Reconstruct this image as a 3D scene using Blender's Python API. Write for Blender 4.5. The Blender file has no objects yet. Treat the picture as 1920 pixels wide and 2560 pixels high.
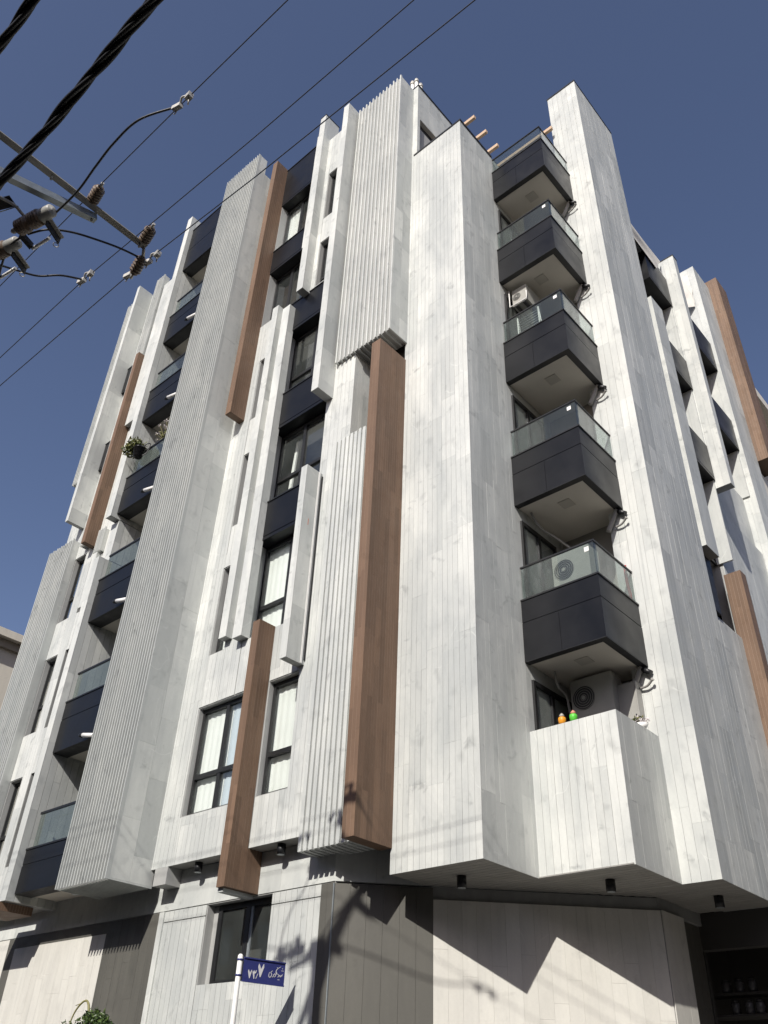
import bpy, math, random
from mathutils import Vector, Matrix
random.seed(7)
sc = bpy.context.scene
COL = sc.collection
# ------------------------------------------------------------------ camera
CAMP = Vector((0.0, 0.0, 1.6))
_yaw, _pit, _rol = math.radians(-43.107), math.radians(35.852), math.radians(2.4795)
FPX = 2129.74
cy, sy, cp, sp, cr, sr = math.cos(_yaw), math.sin(_yaw), math.cos(_pit), math.sin(_pit), math.cos(_rol), math.sin(_rol)
FW_ = Vector((sy*cp, cy*cp, sp)); rt = Vector((cy, -sy, 0)); up = rt.cross(FW_)
RT_ = cr*rt + sr*up; UP_ = -sr*rt + cr*up
cam = bpy.data.cameras.new('camera'); camo = bpy.data.objects.new('camera', cam); COL.objects.link(camo)
camo.matrix_world = Matrix(((RT_.x, UP_.x, -FW_.x, CAMP.x), (RT_.y, UP_.y, -FW_.y, CAMP.y), (RT_.z, UP_.z, -FW_.z, CAMP.z), (0, 0, 0, 1)))
cam.sensor_fit = 'VERTICAL'; cam.sensor_height = 36.0; cam.sensor_width = 27.0; cam.lens = 36.0*FPX/2560.0
cam.clip_start = 0.05; cam.clip_end = 2000
sc.camera = camo
# ------------------------------------------------------------------ sky, sun, exposure
SUND = Vector((-0.265, 0.770, -0.580)).normalized()          # the way the light travels
TOS = -SUND
w = bpy.data.worlds.new('World'); sc.world = w; w.use_nodes = True
nt = w.node_tree; nt.nodes.clear()
sky = nt.nodes.new('ShaderNodeTexSky'); sky.sky_type = 'NISHITA'; sky.sun_disc = False
sky.sun_elevation = math.asin(TOS.z); sky.sun_rotation = math.atan2(TOS.x, TOS.y)
sky.altitude = 500; sky.air_density = 1.0; sky.dust_density = 2.0; sky.ozone_density = 2.0
bg = nt.nodes.new('ShaderNodeBackground'); bg.inputs['Strength'].default_value = 0.094
wo = nt.nodes.new('ShaderNodeOutputWorld')
wb = nt.nodes.new('ShaderNodeMix'); wb.data_type = 'RGBA'; wb.blend_type = 'MULTIPLY'; wb.inputs[0].default_value = 1.0; wb.inputs[7].default_value = (1.08, .97, 1.02, 1)   # white balance of the air
nt.links.new(sky.outputs[0], wb.inputs[6]); nt.links.new(wb.outputs[2], bg.inputs[0]); nt.links.new(bg.outputs[0], wo.inputs[0])
sl = bpy.data.lights.new('sun', 'SUN'); sl.energy = 4.4; sl.angle = math.radians(0.53); sl.color = (1.0, 0.955, 0.89)
so = bpy.data.objects.new('sun', sl); COL.objects.link(so); so.rotation_euler = SUND.to_track_quat('-Z', 'Y').to_euler(); so.location = (20, -40, 50)
sc.view_settings.view_transform = 'Standard'; sc.view_settings.look = 'None'
sc.view_settings.exposure = 0.27; sc.view_settings.gamma = 1.0
sc.cycles.max_bounces = 8; sc.cycles.transparent_max_bounces = 12

# ------------------------------------------------------------------ materials
def _m(name):
    m = bpy.data.materials.new(name); m.use_nodes = True
    n = m.node_tree; b = n.nodes['Principled BSDF']
    return m, n, b
def mapping(n, scale):
    tc = n.nodes.new('ShaderNodeTexCoord'); mp = n.nodes.new('ShaderNodeMapping')
    mp.inputs['Scale'].default_value = scale
    n.links.new(tc.outputs['Object'], mp.inputs['Vector']); return mp.outputs['Vector']
def noise(n, vec, scale, detail=4, rough=.55, dist=0.0):
    t = n.nodes.new('ShaderNodeTexNoise'); t.inputs['Scale'].default_value = scale
    t.inputs['Detail'].default_value = detail; t.inputs['Roughness'].default_value = rough; t.inputs['Distortion'].default_value = dist
    n.links.new(vec, t.inputs['Vector']); return t.outputs['Fac']
def rng(n, fac, a, b, c, d, smooth=False):
    r = n.nodes.new('ShaderNodeMapRange'); r.inputs[1].default_value = a; r.inputs[2].default_value = b
    r.inputs[3].default_value = c; r.inputs[4].default_value = d
    if smooth: r.interpolation_type = 'SMOOTHSTEP'
    n.links.new(fac, r.inputs[0]); return r.outputs[0]
def mix(n, fac, a, b, mode='MIX'):
    x = n.nodes.new('ShaderNodeMix'); x.data_type = 'RGBA'; x.blend_type = mode
    for i, s in ((0, fac), (6, a), (7, b)):
        if isinstance(s, (int, float)): x.inputs[i].default_value = s
        elif isinstance(s, tuple): x.inputs[i].default_value = (*s, 1)
        else: n.links.new(s, x.inputs[i])
    return x.outputs[2]
def bump(n, b, h, strength, dist=.01):
    k = n.nodes.new('ShaderNodeBump'); k.inputs['Strength'].default_value = strength; k.inputs['Distance'].default_value = dist
    n.links.new(h, k.inputs['Height']); n.links.new(k.outputs['Normal'], b.inputs['Normal'])
def stone(name, dark, light, cloud, vein=.5, blot=.4, rough=.55):
    m, n, b = _m(name)
    at = n.nodes.new('ShaderNodeAttribute'); at.attribute_name = 'tint'
    base = mix(n, at.outputs['Fac'], dark, light)
    v1 = mapping(n, (1, 1, .45)); v2 = mapping(n, (1, 1, 1)); v3 = mapping(n, (3.5, 3.5, .6))
    c1 = noise(n, v1, 1.1, 5, .6, .6)
    base = mix(n, rng(n, c1, .40, .66, 0, .75), base, cloud)
    c2 = noise(n, v2, 3.1, 4, .6, .4)
    base = mix(n, rng(n, c2, .60, .74, 0, blot, True), base, tuple(c*.62 for c in cloud))
    c3 = noise(n, v3, 2.0, 3, .6)
    base = mix(n, 1.0, base, mix(n, rng(n, c3, .35, .7, 0, 1), (.95, .95, .95), (1.03, 1.028, 1.02)), 'MULTIPLY')
    c5 = noise(n, mapping(n, (1, 1, .7)), 4.6, 2, .45, .2)
    base = mix(n, rng(n, c5, .56, .84, 0, blot*.75, True), base, tuple(c*.55 for c in cloud))
    c6 = noise(n, mapping(n, (11, 11, .22)), 1.0, 4, .6); c7 = noise(n, v2, .45, 2, .5)
    st = n.nodes.new('ShaderNodeMath'); st.operation = 'MULTIPLY'; n.links.new(rng(n, c6, .52, .72, 0, 1, True), st.inputs[0]); n.links.new(rng(n, c7, .42, .62, 0, .26), st.inputs[1])
    base = mix(n, st.outputs[0], base, tuple(c*.5 for c in cloud))
    c4 = noise(n, v2, 26, 3, .65)
    base = mix(n, 1.0, base, mix(n, c4, (.93, .93, .93), (1.05, 1.05, 1.05)), 'MULTIPLY')
    vv = mapping(n, (.8, .8, .55)); dn = n.nodes.new('ShaderNodeTexNoise'); dn.inputs['Scale'].default_value = 1.6; n.links.new(vv, dn.inputs['Vector'])
    va = n.nodes.new('ShaderNodeVectorMath'); va.operation = 'ADD'; n.links.new(vv, va.inputs[0]); n.links.new(dn.outputs['Color'], va.inputs[1])
    vo = n.nodes.new('ShaderNodeTexVoronoi'); vo.feature = 'DISTANCE_TO_EDGE'; vo.inputs['Scale'].default_value = 1.3; n.links.new(va.outputs[0], vo.inputs['Vector'])
    ve = rng(n, vo.outputs['Distance'], 0, .012, vein, 0)
    mk = rng(n, noise(n, v2, 1.7, 2), .55, .65, 0, 1)
    mm = n.nodes.new('ShaderNodeMath'); mm.operation = 'MULTIPLY'; n.links.new(ve, mm.inputs[0]); n.links.new(mk, mm.inputs[1])
    base = mix(n, mm.outputs[0], base, tuple(min(.82, c*1.25) for c in light))
    n.links.new(base, b.inputs['Base Color'])
    n.links.new(rng(n, c2, .3, .7, rough-.1, rough+.15), b.inputs['Roughness'])
    b.inputs['Specular IOR Level'].default_value = .35
    bump(n, b, c4, .12, .004)
    return m
def flat(name, col, rough=.5, metal=0, var=.12, vs=7., spec=.5, bmp=0.):
    m, n, b = _m(name)
    v = mapping(n, (1, 1, 1)); f = noise(n, v, vs, 4, .6)
    c = mix(n, f, tuple(x*(1-var*1.6) for x in col), tuple(min(1, x*(1+var*1.4)) for x in col))
    n.links.new(c, b.inputs['Base Color'])
    n.links.new(rng(n, f, .3, .7, max(.03, rough-.07), min(1, rough+.1)), b.inputs['Roughness'])
    b.inputs['Metallic'].default_value = metal; b.inputs['Specular IOR Level'].default_value = spec
    if bmp: bump(n, b, noise(n, v, vs*6, 3), bmp, .005)
    return m
def glassm(name, tint, dust, dcol=(.5, .55, .53), ior=1.5):
    m = bpy.data.materials.new(name); m.use_nodes = True; n = m.node_tree; n.nodes.clear()
    o = n.nodes.new('ShaderNodeOutputMaterial'); tr = n.nodes.new('ShaderNodeBsdfTransparent'); tr.inputs[0].default_value = (*tint, 1)
    gl = n.nodes.new('ShaderNodeBsdfGlossy'); gl.inputs['Roughness'].default_value = .015; gl.inputs[0].default_value = (.95, .97, 1, 1)
    lw_ = n.nodes.new('ShaderNodeLayerWeight'); lw_.inputs[0].default_value = .5
    pw = n.nodes.new('ShaderNodeMath'); pw.operation = 'POWER'; pw.inputs[1].default_value = 5.0; n.links.new(lw_.outputs['Facing'], pw.inputs[0])
    fr = rng(n, pw.outputs[0], 0, 1, .045, 1.0)
    df = n.nodes.new('ShaderNodeBsdfDiffuse'); df.inputs[0].default_value = (*dcol, 1)
    m1 = n.nodes.new('ShaderNodeMixShader'); m2 = n.nodes.new('ShaderNodeMixShader')
    nf = noise(n, mapping(n, (1, 1, 1)), 1.3, 3, .5)
    n.links.new(rng(n, nf, .3, .75, dust*.6, dust*1.4), m1.inputs[0]); n.links.new(tr.outputs[0], m1.inputs[1]); n.links.new(df.outputs[0], m1.inputs[2])
    n.links.new(fr, m2.inputs[0]); n.links.new(m1.outputs[0], m2.inputs[1]); n.links.new(gl.outputs[0], m2.inputs[2])
    n.links.new(m2.outputs[0], o.inputs[0]); return m
def leafm(name, a, b_):
    m, n, b = _m(name)
    at = n.nodes.new('ShaderNodeAttribute'); at.attribute_name = 'tint'
    n.links.new(mix(n, at.outputs['Fac'], a, b_), b.inputs['Base Color']); b.inputs['Roughness'].default_value = .45
    return m
M = {}
M['marble'] = stone('pale_marble', (.405, .425, .412), (.640, .652, .618), (.405, .427, .420), .28, .55)
M['slab'] = stone('side_light_marble', (.39, .408, .396), (.648, .662, .628), (.425, .447, .436), .22, .52)  # same stone as the pale marble, toned apart for the light on side faces
M['cream'] = stone('cream_stone', (.545, .535, .49), (.645, .635, .585), (.575, .565, .52), .25, .25)
M['dkstone'] = stone('dark_stone', (.090, .088, .077), (.128, .124, .109), (.105, .102, .090), .15, .3)
M['mortar'] = flat('mortar', (.28, .285, .275), .9, 0, .2)
M['backing'] = stone('backing_stone', (.32, .325, .315), (.40, .405, .395), (.34, .345, .335), .2, .2)
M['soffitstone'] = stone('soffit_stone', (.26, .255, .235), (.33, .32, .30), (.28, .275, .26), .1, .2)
M['brown'] = stone('brown_tile', (.130, .083, .054), (.203, .129, .084), (.152, .096, .063), .15, .25, .6)
M['bmortar'] = flat('brown_mortar', (.31, .228, .175), .9, 0, .2)
M['dark'] = flat('dark_metal_panel', (.0068, .0074, .0092), .36, .0, .35, 1.3, .30)
M['darktrim'] = flat('black_trim', (.010, .0105, .012), .42, 0, .1)
M['frame'] = flat('black_window_frame', (.013, .0135, .014), .45, 0, .1)
M['soffit'] = flat('cream_soffit', (.62, .58, .51), .85, 0, .06, 2)
M['soffithatch'] = flat('soffit_hatch', (.47, .44, .385), .8, 0, .06, 2)
M['ceil'] = flat('grey_ceiling', (.30, .285, .26), .85, 0, .1, 2)
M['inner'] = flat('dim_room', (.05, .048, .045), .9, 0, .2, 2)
M['curtain'] = flat('white_curtain', (.84, .85, .83), .9, 0, .04, 3, .1)
M['curtainb'] = flat('bluish_curtain', (.62, .68, .74), .9, 0, .04, 3, .1)
M['glass'] = glassm('window_glass', (.95, .965, .955), .03)
M['bglass'] = glassm('balcony_glass', (.69, .74, .72), .05, (.34, .37, .36))
M['white'] = flat('white_paint', (.78, .775, .745), .4, 0, .05)
M['acw'] = flat('ac_casing', (.34, .335, .305), .45, 0, .08)
M['acd'] = flat('ac_grille', (.035, .035, .035), .5, 0, .1)
M['wood'] = flat('pergola_wood', (.52, .37, .25), .6, 0, .15, 12)
M['galv'] = flat('galvanised_steel', (.36, .345, .305), .55, .15, .22, 14, .4, .2)
M['galvb'] = flat('pale_galvanised_steel', (.30, .33, .34), .42, .4, .18, 14)
M['alu'] = flat('cast_aluminium', (.50, .48, .43), .45, .3, .2, 30)
M['rust'] = flat('brown_porcelain', (.155, .112, .078), .3, 0, .2, 6)
M['cable'] = flat('black_cable', (.012, .012, .013), .5, 0, .25, 40, .5, .3)
M['wire'] = flat('bare_conductor', (.055, .06, .08), .5, .3, .2, 30)
M['greybox'] = flat('grey_metal_box', (.34, .335, .31), .5, 0, .1)
M['blue'] = flat('sign_blue', (.034, .042, .165), .35, 0, .06)
M['letter'] = flat('sign_letter', (.62, .62, .62), .5, 0, .05)
M['fig1'] = flat('orange_glaze', (.75, .30, .02), .4, 0, .05)
M['fig2'] = flat('green_glaze', (.10, .55, .05), .4, 0, .05)
M['fig3'] = flat('pink_clay', (.55, .22, .15), .5, 0, .05)
M['leaf'] = leafm('leaf_green', (.022, .050, .012), (.085, .13, .03))
M['leafy'] = leafm('leaf_olive', (.06, .085, .02), (.20, .20, .06))
M['petal'] = leafm('pale_petal', (.45, .42, .40), (.75, .70, .70))
M['bark'] = flat('bark', (.13, .10, .065), .8, 0, .3, 20)
M['stem'] = flat('yellow_stem', (.22, .20, .075), .6, 0, .2, 20)
M['potb'] = flat('black_pot', (.012, .012, .013), .25, 0, .1)
M['asphalt'] = flat('asphalt', (.085, .083, .08), .9, 0, .3, 3, .3, .4)
M['paving'] = flat('paving', (.26, .25, .23), .85, 0, .15, 2)
M['plaster'] = stone('beige_plaster', (.66, .62, .53), (.76, .72, .63), (.68, .64, .56), .1, .2)
M['plasterd'] = flat('taupe_plaster', (.36, .325, .27), .9, 0, .12)
M['tarp'] = flat('white_tarp', (.62, .60, .55), .8, 0, .08, 3)
M['jar'] = flat('milky_jar', (.09, .09, .095), .2, 0, .2)
M['red'] = flat('red_plastic', (.45, .03, .03), .5, 0, .1)
M['pipe'] = flat('grey_pipe', (.30, .29, .27), .5, 0, .12)

# ------------------------------------------------------------------ mesh helpers
def link(o, parent=None):
    COL.objects.link(o)
    if parent is not None:
        o.parent = parent
        o.matrix_parent_inverse = parent_inv(parent)
    return o
WLOC = {}
def parent_inv(p):
    return Matrix.Translation(-Vector(WLOC.get(p.name, (0, 0, 0))))
def tag(o, label=None, cat=None, group=None, kind=None):
    if label: o['label'] = label
    if cat: o['category'] = cat
    if group: o['group'] = group
    if kind: o['kind'] = kind
    return o
def empty(name, loc, label, cat, group=None):
    o = bpy.data.objects.new(name, None); o.location = loc; o.empty_display_size = .2
    COL.objects.link(o); WLOC[o.name] = tuple(loc); return tag(o, label, cat, group)
class MB:
    def __init__(s): s.v = []; s.f = []; s.t = []; s.s = []; s.mi = []
    def add(s, vs, fs, t=.5, sm=False, mi=0):
        b = len(s.v); s.v += [tuple(v) for v in vs]
        for f in fs: s.f.append([b+i for i in f]); s.t.append(t); s.s.append(sm); s.mi.append(mi)
        return s
    def box(s, x0, x1, y0, y1, z0, z1, t=.5):
        return s.add([(x0, y0, z0), (x1, y0, z0), (x1, y1, z0), (x0, y1, z0), (x0, y0, z1), (x1, y0, z1), (x1, y1, z1), (x0, y1, z1)],
              [(0, 3, 2, 1), (4, 5, 6, 7), (0, 1, 5, 4), (1, 2, 6, 5), (2, 3, 7, 6), (3, 0, 4, 7)], t)
    def obox(s, p0, p1, wv, hv, t=.5):            # bar from p0 to p1; half-width vectors
        p0, p1, wv, hv = map(Vector, (p0, p1, wv, hv))
        vs = [p0-wv-hv, p0+wv-hv, p0+wv+hv, p0-wv+hv, p1-wv-hv, p1+wv-hv, p1+wv+hv, p1-wv+hv]
        return s.add(vs, [(0, 1, 2, 3), (7, 6, 5, 4), (0, 4, 5, 1), (1, 5, 6, 2), (2, 6, 7, 3), (3, 7, 4, 0)], t)
    def prism(s, poly, z0, z1, t=.5):
        n = len(poly); vs = [(x, y, z0) for x, y in poly]+[(x, y, z1) for x, y in poly]
        return s.add(vs, [tuple(range(n-1, -1, -1)), tuple(range(n, 2*n))]+[(i, (i+1) % n, n+(i+1) % n, n+i) for i in range(n)], t)
    def tube(s, pts, r, n=8, caps=True, t=.5):
        pts = [Vector(p) for p in pts]; rs = r if isinstance(r, (list, tuple)) else [r]*len(pts)
        b = len(s.v); prev = None
        for i, p in enumerate(pts):
            d = (pts[min(i+1, len(pts)-1)]-pts[max(i-1, 0)]).normalized()
            a = prev if prev is not None else (Vector((0, 0, 1)) if abs(d.z) < .9 else Vector((1, 0, 0)))
            a = (a-d*a.dot(d)).normalized(); prev = a; c = d.cross(a)
            for k in range(n):
                q = 2*math.pi*k/n; s.v.append(tuple(p+rs[i]*(math.cos(q)*a+math.sin(q)*c)))
        for i in range(len(pts)-1):
            for k in range(n):
                s.f.append([b+i*n+k, b+i*n+(k+1) % n, b+(i+1)*n+(k+1) % n, b+(i+1)*n+k]); s.t.append(t); s.s.append(True); s.mi.append(0)
        if caps:
            s.f.append([b+k for k in range(n-1, -1, -1)]); s.f.append([b+(len(pts)-1)*n+k for k in range(n)])
            s.t += [t, t]; s.s += [False, False]; s.mi += [0, 0]
        return s
    def lathe(s, p0, p1, prof, n=14):            # prof: (fraction along, radius)
        p0, p1 = Vector(p0), Vector(p1)
        return s.tube([p0.lerp(p1, f) for f, _ in prof], [r for _, r in prof], n)
    def build(s, name, mat, parent=None, mats=None):
        me = bpy.data.meshes.new(name); me.from_pydata(s.v, [], s.f)
        for m_ in (mats or [mat]): me.materials.append(m_)
        me.polygons.foreach_set('use_smooth', s.s); me.polygons.foreach_set('material_index', s.mi)
        a = me.attributes.new('tint', 'FLOAT', 'FACE'); a.data.foreach_set('value', [float(x) for x in s.t])
        me.update()
        return link(bpy.data.objects.new(name, me), parent)
def B(name, mat, parent, *boxes):
    m = MB()
    for b in boxes: m.box(*b)
    return m.build(name, mat, parent)
def smooth_pts(pts, k=6):
    pts = [Vector(p) for p in pts]; out = []
    for i in range(len(pts)-1):
        a, b, c, d = pts[max(i-1, 0)], pts[i], pts[i+1], pts[min(i+2, len(pts)-1)]
        for j in range(k):
            t = j/k
            out.append(.5*((2*b)+(c-a)*t+(2*a-5*b+4*c-d)*t*t+(3*b-3*c+d-a)*t**3))
    return out+[pts[-1]]
def px(P):
    d = Vector(P)-CAMP; z = d.dot(FW_)
    if z < .1: return None
    return (960+FPX*d.dot(RT_)/z, 1280-FPX*d.dot(UP_)/z)

# ------------------------------------------------------------------ cladding
FY = lambda y: (Vector((0, y, 0)), Vector((1, 0, 0)), Vector((0, -1, 0)))
FX = lambda x: (Vector((x, 0, 0)), Vector((0, 1, 0)), Vector((1, 0, 0)))
TH = .016
POOL = []
def rect_minus(rs, h):
    out = []
    for a, b, c, d in rs:
        x0, x1, z0, z1 = h
        if x1 <= a or x0 >= b or z1 <= c or z0 >= d: out.append((a, b, c, d)); continue
        if x0 > a: out.append((a, x0, c, d))
        if x1 < b: out.append((x1, b, c, d))
        l, r = max(a, x0), min(b, x1)
        if z0 > c: out.append((l, r, c, z0))
        if z1 < d: out.append((l, r, z1, d))
    return out
def clad(parent, plane, u0, u1, z0, z1, pitch, seg, mat, kind='stone_plank', gap=.0048, holes=(), tr=(.25, .95), grp=3, jit=.08, th=TH):
    O, U, N = plane; n = max(1, round((u1-u0)/pitch)); wd = (u1-u0)/n
    cuts = None; tints = None
    for i in range(n):
        if i % grp == 0 or cuts is None:
            cuts = [z0]; z = z0+seg*random.uniform(.25, 1.0)
            while z < z1-.3*seg: cuts.append(z); z += seg*random.uniform(.75, 1.25)
            cuts.append(z1); tints = [random.uniform(*tr) for _ in cuts]
        for j in range(len(cuts)-1):
            rs = [(u0+i*wd, u0+(i+1)*wd, cuts[j], cuts[j+1])]
            for h in holes: rs = rect_minus(rs, h)
            for a, b, c, d in rs:
                if b-a < .02 or d-c < .02: continue
                t = min(1, max(0, tints[j]+random.uniform(-jit, jit)))
                g = gap/2; e = random.uniform(0, min(.0025, th*.3))
                aa = a+(g if a > u0+1e-4 else 0); bb = b-(g if b < u1-1e-4 else 0)
                cc = c+(.0008 if c > z0+1e-4 else 0); dd = d-(.0008 if d < z1-1e-4 else 0)
                vs = []
                for dep in (-th, -e):
                    for (u, z) in ((aa, cc), (bb, cc), (bb, dd), (aa, dd)):
                        q = O+U*u+N*dep; vs.append((q.x, q.y, z))
                pr = [px(v) for v in vs[4:]]; area = 0
                mid = px((Vector(vs[4])+Vector(vs[6]))/2)
                if mid and all(pr) and -40 < mid[0] < 1960 and -60 < mid[1] < 2620 and (CAMP-Vector(vs[4])).dot(N) > 0:
                    area = abs(sum(pr[k][0]*pr[(k+1) % 4][1]-pr[(k+1) % 4][0]*pr[k][1] for k in range(4)))/2
                POOL.append((area, kind, vs, t, mat, parent))
BF = [(0, 3, 2, 1), (4, 5, 6, 7), (0, 1, 5, 4), (1, 2, 6, 5), (2, 3, 7, 6), (3, 0, 4, 7)]
BFX = [tuple(reversed(f)) for f in BF]
def flush_pool(root, limit=290):
    for kind in sorted({p[1] for p in POOL}):
        lst = sorted([p for p in POOL if p[1] == kind], key=lambda p: -p[0])
        for area, k, vs, t, mat, parent in lst[:limit]:
            MB().add(vs, BFX, t).build(kind, M[mat], parent)
        rest = lst[limit:]
        if rest:
            names = sorted({p[4] for p in rest}); m = MB()
            for area, k, vs, t, mat, parent in rest: m.add(vs, BFX, t, False, names.index(mat))
            tag(m.build('remaining_'+kind+'s', None, root, [M[q] for q in names]), kind='stuff')
def wall_cells(m, x0, x1, z0, z1, y0, y1, holes, t=.5):
    xs = sorted({x0, x1}|{min(max(h[k], x0), x1) for h in holes for k in (0, 1)})
    zs = sorted({z0, z1}|{min(max(h[k], z0), z1) for h in holes for k in (2, 3)})
    for i in range(len(xs)-1):
        for j in range(len(zs)-1):
            cx_, cz_ = (xs[i]+xs[i+1])/2, (zs[j]+zs[j+1])/2
            if any(h[0] < cx_ < h[1] and h[2] < cz_ < h[3] for h in holes): continue
            m.box(xs[i], xs[i+1], y0, y1, zs[j], zs[j+1], t)
def pier(name, x0, x1, y0, y1, z0, z1, front=(.25, 1.5), side=(.45, 1.15), mat='marble', smat='slab', root=None, gapf=.003, gaps=.003, back='backing', kind='stone_slab', trf=(.55, 1.), trs=(.2, .95), label=None, ftop=None, skind=None, jit=.05):
    p = B(name, M[back], root, (x0+.001, x1-TH, y0+TH, y1, z0+.004, z1-.004))
    if label: p['label'] = label
    clad(p, FY(y0), x0, x1, z0, z1, front[0], front[1], mat, kind, gapf, tr=trf, grp=1 if kind == 'stone_slab' else 3, jit=jit)
    clad(p, FX(x1), y0+TH, y1, z0, z1, side[0], side[1], smat, skind or kind, gaps, tr=trs, grp=1, jit=jit)
    return p

# ================================================================== the setting
tag(MB().add([(-400, -400, 0), (400, -400, 0), (400, 400, 0), (-400, 400, 0)], [(0, 1, 2, 3)]).build('ground', M['asphalt']), kind='structure')
tag(B('pavement', M['paving'], None, (-60, 4.5, 6.2, 9.9, .004, .14)), kind='structure')
tag(B('side_pavement', M['paving'], None, (-6.0, -1.2, 9.9, 60, .004, .14)), kind='structure')

# ================================================================== the apartment building
YF, YW, YB = 9.125, 9.436, 9.59
R = empty('apartment_building', (-12, 12, 0), 'pale marble corner apartment building with ribbed columns, brown strips and dark balconies', 'building')
# core masses and slabs that close the volume
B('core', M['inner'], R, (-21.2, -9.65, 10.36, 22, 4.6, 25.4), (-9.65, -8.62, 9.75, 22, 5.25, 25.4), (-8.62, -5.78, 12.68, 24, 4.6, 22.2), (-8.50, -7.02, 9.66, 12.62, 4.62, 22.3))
B('roof_slab', M['backing'], R, (-21.0, -10.2, 9.2, 10.4, 25.40, 25.6)); B('roof_slab', M['backing'], R, (-8.62, -5.6, 12.65, 24, 22.2, 22.42))

# ---- main wall on the long street side
HO = [(-13.23, -11.42, 5.98, 8.07), (-11.21, -10.41, 5.98, 8.07), (-12.16, -10.41, 9.17, 18.99), (-13.41, -11.72, 18.99, 26.1),
      (-13.20, -12.72, 9.17, 11.25), (-13.18, -12.72, 12.32, 14.39), (-13.16, -12.72, 15.50, 17.55), (-11.33, -10.55, 21.90, 24.06), (-11.33, -10.55, 19.05, 20.85)]
m = MB(); wall_cells(m, -13.90, -9.61, 5.18, 26.0, YF+TH, YF+.14, HO)
main = m.build('main_wall', M['mortar'], R)
clad(main, FY(YF), -13.90, -9.60, 5.17, 26.0, .122, 1.7, 'marble', holes=HO, tr=(.35, 1.), grp=3)
clad(main, FX(-9.59), YF, 9.75, 12.85, 15.6, .11, 1.6, 'marble', tr=(.3, .9))
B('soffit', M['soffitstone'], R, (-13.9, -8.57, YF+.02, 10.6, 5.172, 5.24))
# ---- left wing wall
HL = [(-20.47, -19.88, 12.31, 14.38), (-20.47, -19.88, 9.15, 11.24), (-20.47, -19.88, 5.95, 8.04), (-19.50, -19.33, 9.15, 11.24), (-19.50, -19.33, 5.95, 8.04), (-19.50, -19.33, 12.31, 14.0)]
m = MB(); wall_cells(m, -21.35, -17.7, 5.0, 25.75, YF+TH, YF+.14, HL)
lw = m.build('left_wing_wall', M['mortar'], R)
clad(lw, FY(YF), -21.36, -17.7, 5.0, 25.75, .125, 1.7, 'marble', holes=HL, tr=(.45, 1.))
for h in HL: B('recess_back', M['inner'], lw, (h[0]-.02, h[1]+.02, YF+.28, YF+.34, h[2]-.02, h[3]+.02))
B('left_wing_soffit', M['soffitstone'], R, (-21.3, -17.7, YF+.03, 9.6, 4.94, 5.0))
# ---- corner block
blk = B('corner_block', M['mortar'], R, (-8.555, -6.92-TH, YB+TH, 12.6, 4.53, 22.53))
clad(blk, FY(YB), -8.56, -6.92, 4.525, 22.5, .109, 1.75, 'marble', tr=(.40, 1.), grp=3)
HB = [(11.09, 12.26, 6.0+3.185*k-.4, 7.62+3.185*k) for k in range(5)]
clad(blk, FX(-6.92), YB+TH, 10.94, 4.525, 22.5, .112, 1.5, 'slab', gap=.0022, tr=(.25, .95), grp=3)
clad(blk, FX(-6.92), 10.94, 12.6, 6.0, 22.5, .42, 1.5, 'slab', 'stone_slab', .003, HB, (.2, .6))
B('parapet_cap', M['darktrim'], R, (-8.45, -6.90, YB-.015, YB+.10, 22.50, 22.56), (-7.02, -6.90, YB+.10, 10.95, 22.50, 22.56))
# ---- tall right pier
pr = B('tall_pier', M['mortar'], R, (-5.725, -4.85-TH, 12.27+TH, 14.34, 4.53, 25.78))
clad(pr, FY(12.27), -5.73, -4.85, 4.525, 25.8, .14, 1.6, 'marble', tr=(.5, 1.), grp=2)
clad(pr, FX(-4.85), 12.27+TH, 14.35, 4.525, 25.8, .115, 1.7, 'slab', gap=.0022, tr=(.1, .8), grp=3, jit=.14)
B('pier_cap', M['darktrim'], R, (-5.75, -4.84, 12.255, 14.36, 25.80, 25.85))
B('recess_wall', M['ceil'], R, (-6.92, -5.73, 12.6, 12.66, 6.0, 22.4))
# ---- stone balcony parapet on the corner
par = B('stone_parapet', M['mortar'], R, (-6.92, -5.43-TH, 10.93+TH, 11.10, 4.53, 6.66), (-5.60, -5.43-TH, 11.10, 12.27, 4.53, 6.66))
clad(par, FY(10.93), -6.92, -5.43, 4.525, 6.68, .124, 2.4, 'marble', tr=(.55, 1.), grp=2)
clad(par, FX(-5.43), 10.93+TH, 12.27, 4.525, 6.68, .135, 2.0, 'slab', gap=.0022, tr=(.2, .8), grp=3)
# ---- soffit under the corner (boards running along the street)
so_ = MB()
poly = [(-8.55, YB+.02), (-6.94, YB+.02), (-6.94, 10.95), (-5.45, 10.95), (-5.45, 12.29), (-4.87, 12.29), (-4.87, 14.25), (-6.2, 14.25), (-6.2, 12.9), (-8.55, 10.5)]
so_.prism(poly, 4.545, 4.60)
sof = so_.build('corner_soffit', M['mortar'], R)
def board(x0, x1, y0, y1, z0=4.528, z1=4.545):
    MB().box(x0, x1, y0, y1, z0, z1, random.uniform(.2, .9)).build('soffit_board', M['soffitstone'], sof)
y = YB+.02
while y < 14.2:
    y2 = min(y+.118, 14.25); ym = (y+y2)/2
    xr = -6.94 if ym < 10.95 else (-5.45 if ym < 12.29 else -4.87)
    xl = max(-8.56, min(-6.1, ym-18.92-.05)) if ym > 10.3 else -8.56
    board(xl, xr, y, y2-.007); y = y2
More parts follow.
